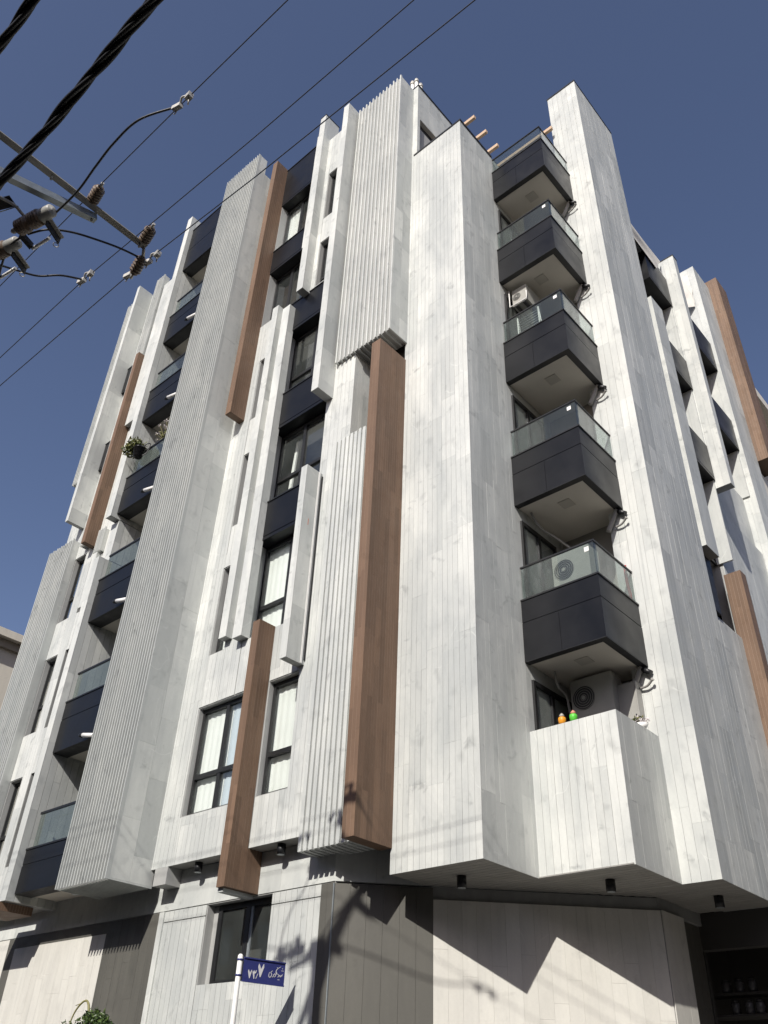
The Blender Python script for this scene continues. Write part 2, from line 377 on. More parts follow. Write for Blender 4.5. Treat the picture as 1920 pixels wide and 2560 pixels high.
# ---- penthouse wall on the roof
ph = B('penthouse', M['backing'], R, (-8.62, -8.37, 9.60, 9.68, 22.3, 26.0), (-9.6, -8.37, 9.68, 15, 24.36, 26.0), (-9.6, -8.37, 10.75, 15, 22.3, 24.36), (-9.6, -8.75, 9.68, 10.75, 22.3, 24.36), (-8.75, -8.46, 9.69, 10.74, 22.3, 24.15))
clad(ph, FY(9.59), -8.62, -8.35, 22.3, 26.0, .3, 1.4, 'marble', 'stone_slab', .003, tr=(.6, 1.), grp=1)
clad(ph, FX(-8.35), 9.61, 15, 22.3, 26.0, .5, 1.2, 'slab', 'stone_slab', .003, [(9.70, 10.72, 22.2, 24.36)], (.4, .9), grp=1)
B('penthouse_cap', M['darktrim'], R, (-8.64, -8.33, 9.58, 15, 26.0, 26.05))
B('dark_gap_fill', M['darktrim'], ph, (-8.74, -8.47, 9.70, 10.74, 24.152, 24.355))  # black block painted in for the dark of the gap above the infill
for k in range(4): B('pergola_beam', M['wood'], R, (-8.34, -7.04 if k < 3 else -5.62, 10.42+.54*k, 10.50+.54*k, 23.93, 24.05))
for (vx, vy, h) in ((-9.12, 10.2, 28.05), (-8.96, 10.2, 28.0), (-8.79, 10.2, 27.5)):
    v = MB().tube([(vx, vy, 26.0), (vx, vy, h-.15)], .055, 12).build('vent_pipe', M['white'], R)
    MB().lathe((vx, vy, h-.17), (vx, vy, h+.02), ((0, .05), (.05, .078), (.4, .082), (.45, .062), (.95, .058), (1, .03)), 12).build('vent_cowl', M['alu'], v)

# ---- smooth stone fins
fin = lambda *a, **k: pier('stone_fin', *a, root=R, **k)
fin(-10.43, -10.22, 8.67, YF, 14.46, 26.02)
fin(-11.71, -11.48, 8.86, YF+.3, 18.90, 27.10)
B('fin_cap', M['darktrim'], R, (-11.72, -11.47, 8.85, 9.44, 27.10, 27.13))
fin(-11.80, -11.714, 8.90, YF, 20.80, 26.25)
fin(-12.72, -12.50, 8.95, YF, 9.33, 19.08)
fin(-12.25, -11.98, 8.93, YF+.02, 9.18, 18.70)
fin(-10.47, -10.30, 8.69, YF, 8.12, 12.38)
fin(-20.64, -20.49, 8.58, YF, 15.47, 25.80, side=(.55, 1.2))
fin(-17.69, -17.45, 8.35, 10.36, 14.15, 26.85, side=(.165, 1.9), gaps=.008, skind='stone_plank')
fin(-17.80, -17.45, 8.62, 10.36, 12.92, 14.13, side=(.165, 1.9), gaps=.008, skind='stone_plank')
fin(-17.69, -17.45, 8.35, 10.36, 4.93, 12.90, side=(.165, 1.9), gaps=.008, skind='stone_plank')
fin(-19.42, -18.96, 8.96, YF, 18.75, 25.33)
fin(-19.20, -18.99, 8.99, YF, 12.3, 13.98)
B('rust_stain', M['fig3'], R, (-10.3004, -10.2990, 8.862, 8.878, 10.985, 11.13))
# right street side fins
fin(-5.70, -5.07, 15.30, 15.93, 11.70, 19.55)
fin(-5.52, -4.86, 17.35, 17.60, 14.47, 23.10, front=(.17, 1.1))
fin(-5.90, -5.25, 20.75, 22.0, 9.0, 26.25, front=(.2, 1.3))
B('fin_cap', M['darktrim'], R, (-5.53, -4.85, 17.34, 17.62, 23.10, 23.14))

# ---- ribbed columns: every rib its own piece
def ribbed(x0, x1, y0, y1, z0, z1, n, rw, rd, label, side=(.45, 1.2), top_up=.05, under=True, shoulder=None, rt_=(.45, .95)):
    p = B('ribbed_column', M['backing'], R, (x0+.01, x1-TH, y0+rd, y1, z0+.035, z1 if shoulder is None else shoulder))
    p['label'] = label
    pit = (x1-x0-rw)/(n-1)
    for i in range(n):
        xa = x0+i*pit; last = i == n-1
        zt = z1+(top_up if i % 2 == 0 else top_up*.55)*random.uniform(.8, 1.1)
        yj = y0+random.uniform(0, .004); m = MB(); m.box(xa+random.uniform(-.0015, .0015) if 0 < i < n-1 else xa, xa+rw, yj, y0+rd+.003, z0, zt, random.uniform(*rt_))
        if under: m.box(xa, xa+rw, y0+rd+.003, y1-.02, z0, z0+.036, .3)
        m.build('rib', M['marble'], p)
    clad(p, FX(x1), y0+.002 if rw > .04 else y0+.004, y1, z0+.002, z1 if shoulder is None else shoulder, side[0], side[1], 'slab', 'stone_slab', .003, tr=(.1, .8), grp=1)
    if shoulder is not None: clad(p, FX(x1), y0+.004, y0+.34, shoulder, z1, .4, 1.0, 'slab', 'stone_slab', .003, tr=(.6, .9), grp=1)
    return p
Tc = ribbed(-15.43, -13.83, 8.24, 9.20, 4.87, 26.66, 18, .022, .085, 'tall ribbed column reaching from the soffit to the roofline', shoulder=25.94, rt_=(.1, .45))
B('shoulder_fill', M['backing'], R, (-15.4, -13.85, 8.33, 8.58, 25.94, 26.64))
Uc = ribbed(-10.13, -8.51, 9.01, 9.62, 15.40, 25.93, 13, .035, .05, 'ribbed upper column hanging beside the corner block', side=(.31, 1.2))
Vc = ribbed(-9.93, -8.60, 9.03, 9.60, 4.91, 12.93, 12, .072, .034, 'ribbed lower column behind the long brown strip', side=(.3, 1.2), top_up=.03)
Kc = ribbed(-21.77, -20.47, 8.90, YF, 3.6, 14.95, 13, .03, .06, 'ribbed lower column at the left end of the building', side=(.23, 1.3), rt_=(.15, .5))
Mc = ribbed(-19.95, -19.50, 8.90, YF, 14.5, 25.92, 7, .022, .05, 'narrow ribbed strip above the left brown strip', side=(.23, 1.3))
Nc = ribbed(-21.92, -21.30, 8.98, YF, 17.65, 26.03, 7, .022, .05, 'narrow ribbed strip at the far left roofline', side=(.15, 1.3))
Oc = ribbed(-19.20, -18.88, 8.98, YF, 14.0, 14.72, 5, .025, .05, 'short ribbed strip beside the left balconies', side=(.15, 1.3))

B('painted_shade_slit', M['darktrim'], R, (-10.150, -10.134, 9.03, 9.12, 15.42, 25.9)); B('painted_shade_slit', M['darktrim'], R, (-10.295, -10.275, YF-.03, YF-.002, 8.2, 12.3)); B('joint_bead', M['white'], R, (-10.298, -10.29, 9.02, 9.06, 8.13, 12.37))  # the two black strips stand in for shade in the slits beside the fins
# ---- brown tiled strips
def brown(x0, x1, y0, y1, z0, z1, label):
    p = B('brown_strip', M['bmortar'], R, (x0, x1-.0025, y0+.0025, y1, z0+.004, z1-.004)); p['label'] = label
    clad(p, FY(y0), x0, x1, z0, z1, .082, 1.1, 'brown', 'brown_tile', .005, tr=(.2, 1.), grp=1, th=.003)
    clad(p, FX(x1), y0+.004, y1, z0, z1, .062, 1.2, 'brown', 'brown_tile', .0065, tr=(.0, .9), grp=2, th=.003)
    m = MB(); m.box(x0+.004, x1-.004, y0+.004, y1, z0, z0+.004, .3); m.build('strip_underside', M['brown'], p)
    return p
brown(-8.77, -8.53, 8.78, YB, 4.88, 14.90, 'longest brown strip, beside the corner block')
b2 = brown(-11.40, -11.21, 8.74, YW, 4.53, 5.17, 'lower end of the brown strip between the first floor windows')
brown(-11.40, -11.21, 8.74, YF, 5.17, 9.18, 'brown strip between the first floor windows')
brown(-13.60, -13.40, 8.68, 9.22, 15.62, 26.38, 'brown strip beside the tall ribbed column')
brown(-19.62, -19.44, 8.76, YF, 14.39, 21.84, 'brown strip beside the left balconies')
brown(-18.6, -17.60, 8.33, 9.05, 4.77, 4.92, 'short brown band under the left wing')
brown(-5.62, -4.92, 22.02, 22.9, 18.3, 26.6, 'brown strip at the far right roofline')
brown(-5.42, -5.04, 17.0, 17.3, 4.6, 11.9, 'brown strip low on the right street side')
B('strip_edge', M['marble'], R, (-11.425, -11.402, 8.80, 9.40, 4.47, 9.0), (-11.40, -11.3, 8.80, 9.42, 4.47, 4.526))
B('stone_bracket', M['backing'], R, (-13.70, -13.33, YF+.0, YW+.1, 4.88, 5.168))

# ---- windows
def curtain(x0, x1, y, z0, z1, parent, mat='curtain', amp=.006, wl=.16):
    n = max(8, int((x1-x0)/.02)); vs = []; ph_ = random.uniform(0, 6)
    for i in range(n+1):
        x = x0+(x1-x0)*i/n; yy = y+amp*math.sin(2*math.pi*x/wl+ph_)+amp*.4*math.sin(2*math.pi*x/(wl*2.7))
        vs += [(x, yy+random.uniform(0, .004), z0), (x, yy, z1), (x, yy+.006, z1), (x, yy+.006, z0)]
    m = MB(); m.add(vs, [(4*i, 4*i+4, 4*i+5, 4*i+1) for i in range(n)]+[(4*i+3, 4*i+2, 4*i+6, 4*i+7) for i in range(n)], .5, True)
    return m.build('curtain', M[mat], parent)
def window(x0, x1, z0, z1, yg, vert=(), trans=(), cur=None, reveal=True, fw=.06, top=True, label=None, valance=True):
    fr = MB(); d0, d1 = yg-.035, yg+.035
    fr.box(x0, x0+fw, d0, d1, z0, z1); fr.box(x1-fw, x1, d0, d1, z0, z1)
    fr.box(x0+fw, x1-fw, d0, d1, z0, z0+fw); fr.box(x0+fw, x1-fw, d0, d1, z1-fw*1.3, z1)
    xs = [x0+fw]+[v for v in vert]+[x1-fw]; zs = [z0+fw]+list(trans)+[z1-fw*1.3]
    for v in vert: fr.box(v-.045, v+.045, d0+.002, d1-.002, z0+fw, z1-fw*1.3)
    for t in trans: fr.box(x0+fw, x1-fw, d0-.006, d1+.006, t-.04, t+.04)
    f = fr.build('window', M['frame'], R)
    if label: f['label'] = label
    for i in range(len(xs)-1):
        for j in range(len(zs)-1):
            a = xs[i]+(.045 if i else 0); b = xs[i+1]-(.045 if i < len(xs)-2 else 0)
            c = zs[j]+(.04 if j else 0); d = zs[j+1]-(.04 if j < len(zs)-2 else 0)
            B('window_pane', M['glass'], f, (a-.004, b+.004, yg+.004, yg+.012, c-.004, d+.004))
    if reveal:
        r = MB(); yb = yg+.036
        r.box(x0-.03, x0-.001, YF+TH+.002, yb, z0, z1, .45); r.box(x1+.001, x1+.03, YF+TH+.002, yb, z0, z1, .45)
        r.box(x0-.03, x1+.03, YF+TH+.002, yb, z0-.03, z0-.001, .6)
        if top: r.box(x0-.03, x1+.03, YF+TH+.002, yb, z1+.001, z1+.03, .3)
        r.build('window_reveal', M['backing'], f)
    if cur:
        for (a, b, c, d, mt) in cur: curtain(a, b, yg+.075, c, d, f, mt)
    return f
window(-13.21, -11.44, 6.0, 8.05, 9.28, (-12.46,), (6.72,), [(-13.22, -12.40, 5.98, 7.99, 'curtain'), (-12.45, -11.42, 5.98, 8.0, 'curtainb')], label='wide curtained window left of the lower brown strip')
window(-11.19, -10.43, 6.0, 8.05, 9.28, (), (6.72,), [(-11.20, -10.40, 5.98, 7.98, 'curtain')], label='narrow curtained window right of the lower brown strip')
yg = 9.42
window(-12.14, -10.43, 9.19, 11.44, yg, (-11.34,), (9.97,), [(-12.15, -10.42, 9.2, 11.40, 'curtain')], top=False)
window(-12.14, -10.43, 12.47, 14.55, yg, (-11.34,), (13.2,), None, top=False)
window(-12.14, -10.43, 15.67, 17.84, yg, (-11.34,), (16.38,), None, top=False)
window(-13.39, -11.74, 19.01, 21.19, yg, (-12.72,), (), None, top=False)
window(-13.39, -11.74, 22.22, 24.42, yg, (-12.72,), (), [(-13.39, -12.76, 22.2, 24.35, 'curtain')], top=False)
for (a, b, c, d) in ((-13.18, -12.74, 9.19, 11.23), (-13.16, -12.74, 12.34, 14.37), (-13.14, -12.74, 15.52, 17.53)):
    window(a, b, c, d, 9.30, (), (c+.75,), [(a+.06, b-.02, c, c+1.2, 'curtain')] if c < 10 else None, fw=.05)
for (c, d) in ((21.92, 24.04), (19.07, 20.83)): window(-11.31, -10.57, c, d, 9.30, (-11.02,), (c+.35,), None, fw=.05)
for h in HL[:3]: window(h[0]+.02, h[1]-.02, h[2]+.02, h[3]-.02, 9.30, (), (h[2]+.78,), None, fw=.05)
# slanted curtain half seen behind the third floor window
MB().add([(-12.0, 9.62, 12.6), (-11.9, 9.62, 12.6), (-11.85, 9.66, 14.5), (-11.92, 9.66, 14.5), (-12.0, 9.66, 12.6), (-11.9, 9.66, 12.6), (-11.85, 9.70, 14.5), (-11.92, 9.70, 14.5)],
         [(0, 1, 2, 3), (4, 7, 6, 5), (0, 4, 5, 1), (2, 6, 7, 3), (1, 5, 6, 2), (0, 3, 7, 4)]).build('curtain_edge', M['curtain'], R)
# ---- dark spandrel panels
def spandrel(x0, x1, z0, z1, y0=YF-.005, y1=9.46):
    m = MB(); m.box(x0, x1, y0, y1, z0+.10, z1-.03); m.box(x0, x1, y0+.015, y1, z0+.08, z0+.10); m.box(x0, x1, y0+.0, y1, z0, z0+.08)
    p = m.build('spandrel_panel', M['dark'], R)
    B('panel_trim', M['darktrim'], p, (x0-.002, x1+.002, y0-.02, y1-.06, z1-.03, z1))
    return p
for (a, b, c, d) in ((-12.155, -10.42, 11.45, 12.46), (-12.155, -10.42, 14.56, 15.66), (-12.155, -10.42, 17.85, 18.98), (-13.405, -11.73, 21.2, 22.21), (-13.405, -11.73, 24.43, 26.33)): spandrel(a, b, c, d)
for (c, d) in ((20.8, 21.92), (17.55, 18.62)): spandrel(-20.48, -19.97, c, d, 9.03, 9.2)
# right street side panels with dark glazing behind
def panel_x(y0, y1, z0, z1, x1, x0):
    m = MB(); m.box(x0, x1, y0, y1, z0+.09, z1); m.box(x0, x1-.012, y0, y1, z0+.07, z0+.09); m.box(x0, x1, y0, y1, z0, z0+.07)
    return m.build('spandrel_panel', M['dark'], R)
for (c, d) in ((14.70, 15.80), (17.75, 18.82), (21.05, 22.25)): panel_x(15.95, 17.34, c, d, -5.20, -5.60)
for (c, d) in ((17.95, 19.1), (21.2, 22.42)): panel_x(18.2, 20.74, c, d, -5.35, -5.75)
rw_ = B('side_wall', M['backing'], R, (-5.90, -5.62, 14.34, 15.94, 4.53, 22.4), (-5.90, -5.78, 15.94, 17.36, 4.53, 22.4), (-5.90, -5.50, 17.60, 18.2, 4.53, 22.4), (-5.90, -5.5, 17.36, 24.0, 4.53, 14.4), (-5.90, -5.78, 18.2, 24, 14.4, 22.4), (-5.62, -5.35, 14.36, 17.0, 4.53, 10.3), (-5.90, -5.62, 17.60, 20.74, 14.4, 16.3))
clad(rw_, FX(-5.48), 17.36, 24.0, 4.53, 14.4, .5, 1.3, 'marble', 'stone_slab', .003, tr=(.4, 1.), grp=1)
clad(rw_, FX(-5.60), 17.62, 20.74, 14.42, 16.3, .5, 1.3, 'marble', 'stone_slab', .003, tr=(.4, 1.), grp=1)
B('window_reveal', M['slab'], rw_, (-5.78, -5.40, 20.70, 20.745, 16.3, 17.94))
clad(rw_, FX(-5.335), 14.36, 17.0, 4.53, 10.3, .3, 1.3, 'marble', 'stone_slab', .003, tr=(.4, 1.), grp=1)
for (c, d) in ((12.4, 14.7), (15.8, 17.75), (18.82, 21.05)):
    f = B('window', M['frame'], R, (-5.66, -5.60, 15.96, 16.03, c, d), (-5.66, -5.60, 16.6, 16.67, c, d), (-5.66, -5.60, 17.27, 17.33, c, d), (-5.655, -5.605, 16.03, 16.6, c, c+.06), (-5.655, -5.605, 16.67, 17.27, c, c+.06))
    B('window_pane', M['glass'], f, (-5.635, -5.625, 15.96, 17.33, c, d))
    B('window_jamb', M['marble'], f, (-5.60, -5.23, 17.30, 17.345, c, d))
B('slot_window', M['frame'], R, (-5.60, -5.28, 15.32, 15.9, 10.36, 11.68))
B('side_roof_edge', M['backing'], R, (-5.62, -5.25, 14.36, 17.3, 22.25, 22.55))

# ---- corner balconies (dark, glazed)
def corner_balcony(k):
    zb = 7.87+3.185*k; x0, x1, y0, y1 = -6.915, -5.42, 10.92, 12.30
    m = MB()
    xs_ = -6.21+.02*math.sin(k*3)
    m.box(x0, xs_, y0, y0+.06, zb+.0, zb+.70); m.box(xs_+.005, x1, y0+.0015, y0+.06, zb+.0, zb+.70); m.box(xs_-.05, xs_+.05, y0+.02, y0+.058, zb+.01, zb+.69); m.box(x1-.06, x1, y0+.06, y1, zb+.0, zb+.70)
    m.box(x0, x1-.012, y0+.012, y0+.06, zb+.70, zb+.722); m.box(x1-.06, x1-.012, y0+.06, y1, zb+.70, zb+.722)
    m.box(x0, x1-.004, y0+.004, y0+.06, zb+.722, zb+1.13); m.box(x1-.06, x1-.004, y0+.06, y1, zb+.722, zb+1.13)
    b = m.build('balcony', M['dark'], R); b['label'] = 'corner balcony with dark panels, %s level' % ('second third fourth fifth top'.split()[k])
    B('balcony_cap', M['darktrim'], b, (x0, x1+.012, y0-.012, y0+.08, zb+1.13, zb+1.16), (x1-.08, x1+.012, y0+.08, y1, zb+1.13, zb+1.16))
    B('soffit_trim', M['darktrim'], b, (x0, x1-.002, y0+.002, y0+.13, zb-.012, zb-.001), (x1-.13, x1-.002, y0+.13, y1, zb-.012, zb-.001))
    B('balcony_soffit', M['soffit'], b, (x0, x1-.06, y0+.06, 12.58, zb+.01, zb+.05))
    B('soffit_hatch', M['soffithatch'], b, (-6.26, -6.02, 11.36, 11.60, zb-.004, zb+.009))
    B('balcony_floor', M['greybox'], b, (x0, x1-.06, y0+.06, 12.58, zb+.18, zb+.34))
    g = .64 if k < 4 else .58
    B('glass_panel', M['bglass'], b, (x0+.02, x1-.035, y0+.035, y0+.047, zb+1.16, zb+1.16+g)); B('glass_panel', M['bglass'], b, (x1-.047, x1-.035, y0+.05, y1-.02, zb+1.16, zb+1.16+g))
    B('handrail', M['darktrim'], b, (x0+.01, x1-.022, y0+.022, y0+.060, zb+1.16+g, zb+1.19+g), (x1-.060, x1-.022, y0+.060, y1-.01, zb+1.16+g, zb+1.19+g))
    if k < 4: B('sticker', M['white'], b, (-5.63, -5.545, y0+.030, y0+.034, zb+1.64, zb+1.73))
    # drain elbow under the right end
    m = MB(); m.tube(smooth_pts([(-5.74, 12.2, zb-.42), (-5.62, 12.2, zb-.20), (-5.55, 12.2, zb-.06), (-5.50, 12.2, zb-.02)], 4), .048, 10)
    m.build('drain_pipe', M['pipe'], b)
    MB().tube([(-5.50, 12.21, zb-.05), (-5.36, 12.21, zb-.16)], .045, 10).build('pipe_elbow', M['darktrim'], b)
    MB().tube(smooth_pts([(-5.60, 12.22, zb-.36), (-5.46, 12.20, zb-.36), (-5.33, 12.16, zb-.29)], 4), [.02]*8+[.035], 8).build('drain_spout', M['pipe'], b)
    # sliding door on the side wall of the recess
    d = B('balcony_door', M['frame'], b, (-6.93, -6.88, 11.09, 11.15, zb-2.02, zb-.26), (-6.93, -6.88, 12.20, 12.26, zb-2.02, zb-.26), (-6.93, -6.88, 11.15, 12.20, zb-.34, zb-.26), (-6.93, -6.88, 11.62, 11.70, zb-2.02, zb-.34))
    B('door_pane', M['glass'], d, (-6.915, -6.905, 11.15, 12.20, zb-2.02, zb-.34))
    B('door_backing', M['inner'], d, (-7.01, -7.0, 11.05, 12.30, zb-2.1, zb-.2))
    return b
for k in range(5): corner_balcony(k)

# ---- balconies of the left wing
def left_balcony(zb, h1, h2, glass, label, spout=True):
    x0, x1, y0 = -17.445, -15.44, 8.505
    m = MB(); m.box(x0, x1, y0, y0+.06, zb, zb+h1); m.box(x0, x1, y0+.012, y0+.06, zb+h1, zb+h1+.03); m.box(x0, x1, y0+.003, y0+.06, zb+h1+.03, zb+h2-.035)
    b = m.build('balcony', M['dark'], R); b['label'] = label
    B('balcony_cap', M['darktrim'], b, (x0, x1, y0-.015, y0+.09, zb+h2-.035, zb+h2)); B('soffit_trim', M['darktrim'], b, (x0, x1, y0+.062, y0+.36, zb, zb+.05))
    B('balcony_soffit', M['soffit'], b, (x0, x1, y0+.36, 10.34, zb+.03, zb+.08))
    B('balcony_floor', M['greybox'], b, (x0, x1, y0+.062, 10.34, zb+.15, zb+.28))
    if glass:
        B('glass_panel', M['bglass'], b, (x0+.18, x1, y0+.03, y0+.042, zb+h2, zb+h2+glass))
        B('handrail', M['darktrim'], b, (x0+.16, x1, y0+.015, y0+.058, zb+h2+glass, zb+h2+glass+.045))
    if spout:
        t = MB().tube([(-15.70, 8.42, zb-.03), (-16.10, 8.40, zb+.06)], .05, 10).build('drain_spout', M['white'], b)
        MB().lathe((-16.10, 8.40, zb+.06), (-16.24, 8.395, zb+.09), ((0, .055), (.3, .055), (.35, .04), (.6, .05), (1, .035)), 10).build('spout_tip', M['darktrim'], t)
    return b
left_balcony(5.06, .52, .86, .66, 'lowest balcony of the left wing', False)
for k, nm in enumerate(('second', 'third', 'fourth', 'fifth', 'sixth')): left_balcony(7.90+3.185*k, .72, 1.18, .62, nm+' balcony of the left wing counting from below')
left_balcony(24.06, 1.0, 2.15, 0, 'top parapet of the left wing balconies', False)
rc = B('recess_back_wall', M['backing'], R, (-17.45, -15.40, 10.345, 10.355, 4.9, 25.4))
clad(rc, FY(10.33), -17.44, -15.43, 5.0, 25.4, .165, 1.9, 'slab', 'stone_plank', .008, [(-16.9, -15.6, 5.3+3.185*k, 7.5+3.185*k) for k in range(6)], (.2, .8), th=.012)

# ---- lower storey
LW = B('lower_wall', M['mortar'], R, (-21.4, -13.75, YW+TH, YW+.2, .1, 5.16), (-13.75, -12.48, YW+TH, YW+.2, .1, 5.16), (-10.86, -9.50, YW+TH, YW+.2, .1, 5.16), (-12.48, -10.86, YW+TH, YW+.2, .1, 3.33), (-12.48, -10.86, YW+TH, YW+.2, 4.51, 5.16))
clad(LW, FY(YW), -21.4, -9.51, 4.53, 5.165, 1.2, 1.0, 'slab', 'stone_slab', .003, tr=(.5, .9), grp=1)
WH = [(-12.48, -10.86, 3.33, 4.515)]
clad(LW, FY(YW), -13.62, -9.78, 4.352, 4.512, .128, 1, 'marble', 'stone_plank', .006, WH, (.4, .9))
clad(LW, FY(YW), -13.62, -9.78, .14, 4.335, .128, 1.5, 'marble', 'stone_plank', .006, WH, (.35, .95))
clad(LW, FY(YW-.03), -13.75, -13.62, .14, 4.512, .13, 1.5, 'marble', 'stone_slab', .004, tr=(.5, .9), th=.045)
clad(LW, FY(YW), -15.37, -13.755, .14, 4.512, .23, 2.2, 'dkstone', 'stone_slab', .003, tr=(.1, .9), grp=1)
clad(LW, FY(YW), -19.0, -15.37, 4.325, 4.512, .6, 1, 'dkstone', 'stone_slab', .003, tr=(.2, .8), grp=1)
clad(LW, FY(YW), -18.70, -15.37, .14, 4.32, .235, 1.0, 'cream', 'stone_slab', .0016, tr=(.2, 1.), grp=1)
clad(LW, FY(YW), -19.0, -18.70, .14, 4.32, .3, 1.6, 'dkstone', 'stone_slab', .003, tr=(.2, .8), grp=1)
clad(LW, FY(YW), -21.4, -19.0, .14, 4.512, .235, 1.0, 'cream', 'stone_slab', .0016, tr=(.2, 1.), grp=1)
clad(LW, FY(YW), -9.775, -9.51, .14, 4.512, .14, 2.2, 'dkstone', 'stone_slab', .003, tr=(.1, .9), grp=1)
# ground floor window
gw = MB(); y_ = YW+.17
for b_ in ((-12.32, -12.22, y_-.03, y_+.03, 3.33, 4.50), (-10.90, -10.86, y_-.03, y_+.03, 3.33, 4.50), (-12.22, -10.90, y_-.03, y_+.03, 3.33, 3.39), (-12.22, -10.90, y_-.03, y_+.03, 4.42, 4.50), (-11.62, -11.52, y_-.025, y_+.035, 3.39, 4.42)): gw.box(*b_)
g = gw.build('window', M['frame'], R); g['label'] = 'dark sliding window above the street sign'
B('window_pane', M['glass'], g, (-12.22, -11.62, y_, y_+.008, 3.39, 4.42)); B('window_pane', M['glass'], g, (-11.52, -10.90, y_+.015, y_+.023, 3.39, 4.42))
B('sash_rail', M['galvb'], g, (-11.52, -11.47, y_-.01, y_+.014, 3.39, 4.42))
B('window_reveal', M['backing'], g, (-12.50, -12.46, YW+TH, y_+.03, 3.33, 4.50), (-12.46, -12.32, y_-.005, y_+.03, 3.33, 4.50))
B('room_box', M['inner'], g, (-12.6, -10.7, YW+.8, YW+.85, 3.0, 4.8), (-12.6, -12.55, y_+.05, YW+.8, 3.0, 4.8), (-10.75, -10.7, y_+.05, YW+.8, 3.0, 4.8), (-12.55, -10.75, y_+.05, YW+.8, 4.6, 4.65), (-12.55, -10.75, y_+.05, YW+.8, 3.1, 3.15))
# splayed corner wall
CO = Vector((-9.51, YW, 0)); CE = Vector((-6.08, 12.82, 0)); CU = (CE-CO).normalized(); CN = Vector((CU.y, -CU.x, 0)); CL = (CE-CO).length
cpl = (CO, CU, CN)
def slabbox(m, u0, u1, d0, d1, z0, z1):
    P = lambda u, d: CO+CU*u+CN*d
    q = [P(u0, d0), P(u1, d0), P(u1, d1), P(u0, d1)]
    m.prism([(p.x, p.y) for p in q], z0, z1)
m = MB(); slabbox(m, 0, CL, -.25, -TH, .1, 4.35); slabbox(m, 0, CL, -.25, -.05, 4.35, 4.52); slabbox(m, 0, 1.9, -.25, -.02, 4.52, 5.16)
spl = m.build('splayed_wall', M['mortar'], R)
clad(spl, cpl, 0, 1.46, .14, 4.50, .243, 3.6, 'dkstone', 'stone_slab', .003, tr=(.1, .9), grp=1)
clad(spl, cpl, 1.464, CL, .14, 4.34, .21, 1.7, 'cream', 'stone_slab', .0016, tr=(.1, 1.), grp=1)
clad(spl, cpl, 0, 1.85, 4.53, 5.16, .6, 1, 'slab', 'stone_slab', .003, tr=(.5, .9), grp=1)
B('corner_bead', M['galvb'], R, (CO.x-.006, CO.x+.012, CO.y-.012, CO.y+.006, .14, 4.5))
sw = B('shop_side_wall', M['mortar'], R, (-6.4, -6.06-TH, 12.84, 13.54, .1, 4.36), (-6.4, -6.12, 12.84, 14.3, 4.36, 4.54), (-6.4, -6.20, 13.54, 14.3, .1, 4.36))
clad(sw, FX(-6.06), 12.84, 13.54, .14, 4.35, .236, 1.7, 'cream', 'stone_slab', .0016, tr=(.2, .9), grp=1)
clad(sw, FX(-6.17), 13.545, 14.3, .14, 4.35, .25, 1.9, 'dkstone', 'stone_slab', .003, tr=(.2, .9), grp=1)
B('shop_lintel', M['inner'], R, (-6.2, -3.2, 14.30, 14.5, 4.02, 4.54)); 
B('shop_room', M['inner'], R, (-7.0, -3.0, 17.0, 17.1, .1, 4.6), (-7.0, -6.9, 14.5, 17, .1, 4.6), (-3.0, -2.9, 14.3, 17, .1, 4.6), (-6.9, -3.0, 14.5, 17, 4.5, 4.6), (-6.9, -6.2, 14.42, 14.5, .1, 4.5))
for z_ in (3.50, 3.20): B('shop_shelf', M['inner'], R, (-6.6, -5.2, 15.1, 15.6, z_, z_+.03))
# soffit spotlights
for (x_, yy, zt) in ((-7.75, 10.21, 4.528), (-6.14, 11.51, 4.528), (-5.33, 13.21, 4.528), (-10.57, 9.27, 5.172), (-12.65, 9.27, 5.172), (-15.58, 8.75, 5.055)):
    s_ = MB().tube([(x_, yy, zt), (x_, yy, zt-.16)], .068, 20).build('spotlight', M['darktrim'], R)
    MB().tube([(x_, yy, zt-.155), (x_, yy, zt-.163)], .058, 20).build('spotlight_glass', M['galvb'], s_)
flush_pool(R)

# ================================================================== things on and around the building
def ac(x0, x1, y0, y1, z0, z1, label, bracket=None):
    e = empty('air_conditioner', ((x0+x1)/2, y1, z0), label, 'air conditioner', 'air conditioner units on the corner balconies')
    B('casing', M['acw'], e, (x0, x1, y0, y1, z0, z1))
    r = min((z1-z0), (x1-x0)*.62)*.43; cx_, cz_ = x0+r*1.15, (z0+z1)/2
    MB().tube([(cx_, y0-.004, cz_), (cx_, y0+.003, cz_)], r, 28).build('fan_opening', M['acd'], e)
    g = MB()
    for q in (.25, .45, .65, .85, 1.0):
        g.tube([(cx_+r*q*math.cos(a), y0-.012, cz_+r*q*math.sin(a)) for a in [2*math.pi*k/24 for k in range(25)]], .004, 4, False)
    g.build('fan_grille', M['greybox'], e)
    MB().tube([(cx_, y0-.02, cz_), (cx_, y0-.004, cz_)], r*.17, 14).build('fan_hub', M['acw'], e)
    B('foot', M['acd'], e, (x0+.06, x0+.12, y0-.01, y1, z0-.05, z0-.001)); B('foot', M['acd'], e, (x1-.12, x1-.06, y0-.01, y1, z0-.05, z0-.001))
    if bracket:
        m = MB(); m.tube(bracket, .014, 6); m.build('bracket', M['white'], e)
    return e
ac(-6.68, -5.92, 11.90, 12.25, 7.12, 7.80, 'air conditioner above the stone parapet on the lowest corner balcony')
ac(-6.63, -5.88, 11.60, 11.95, 9.43, 10.13, 'air conditioner seen through the glass of the lowest dark corner balcony')
ac(-6.80, -6.42, 11.25, 11.85, 16.78, 17.30, 'air conditioner with white bracket hung under the second highest corner balcony', [(-6.85, 11.2, 17.3), (-6.85, 11.2, 16.75), (-6.40, 11.2, 16.75), (-6.40, 11.2, 17.0)])
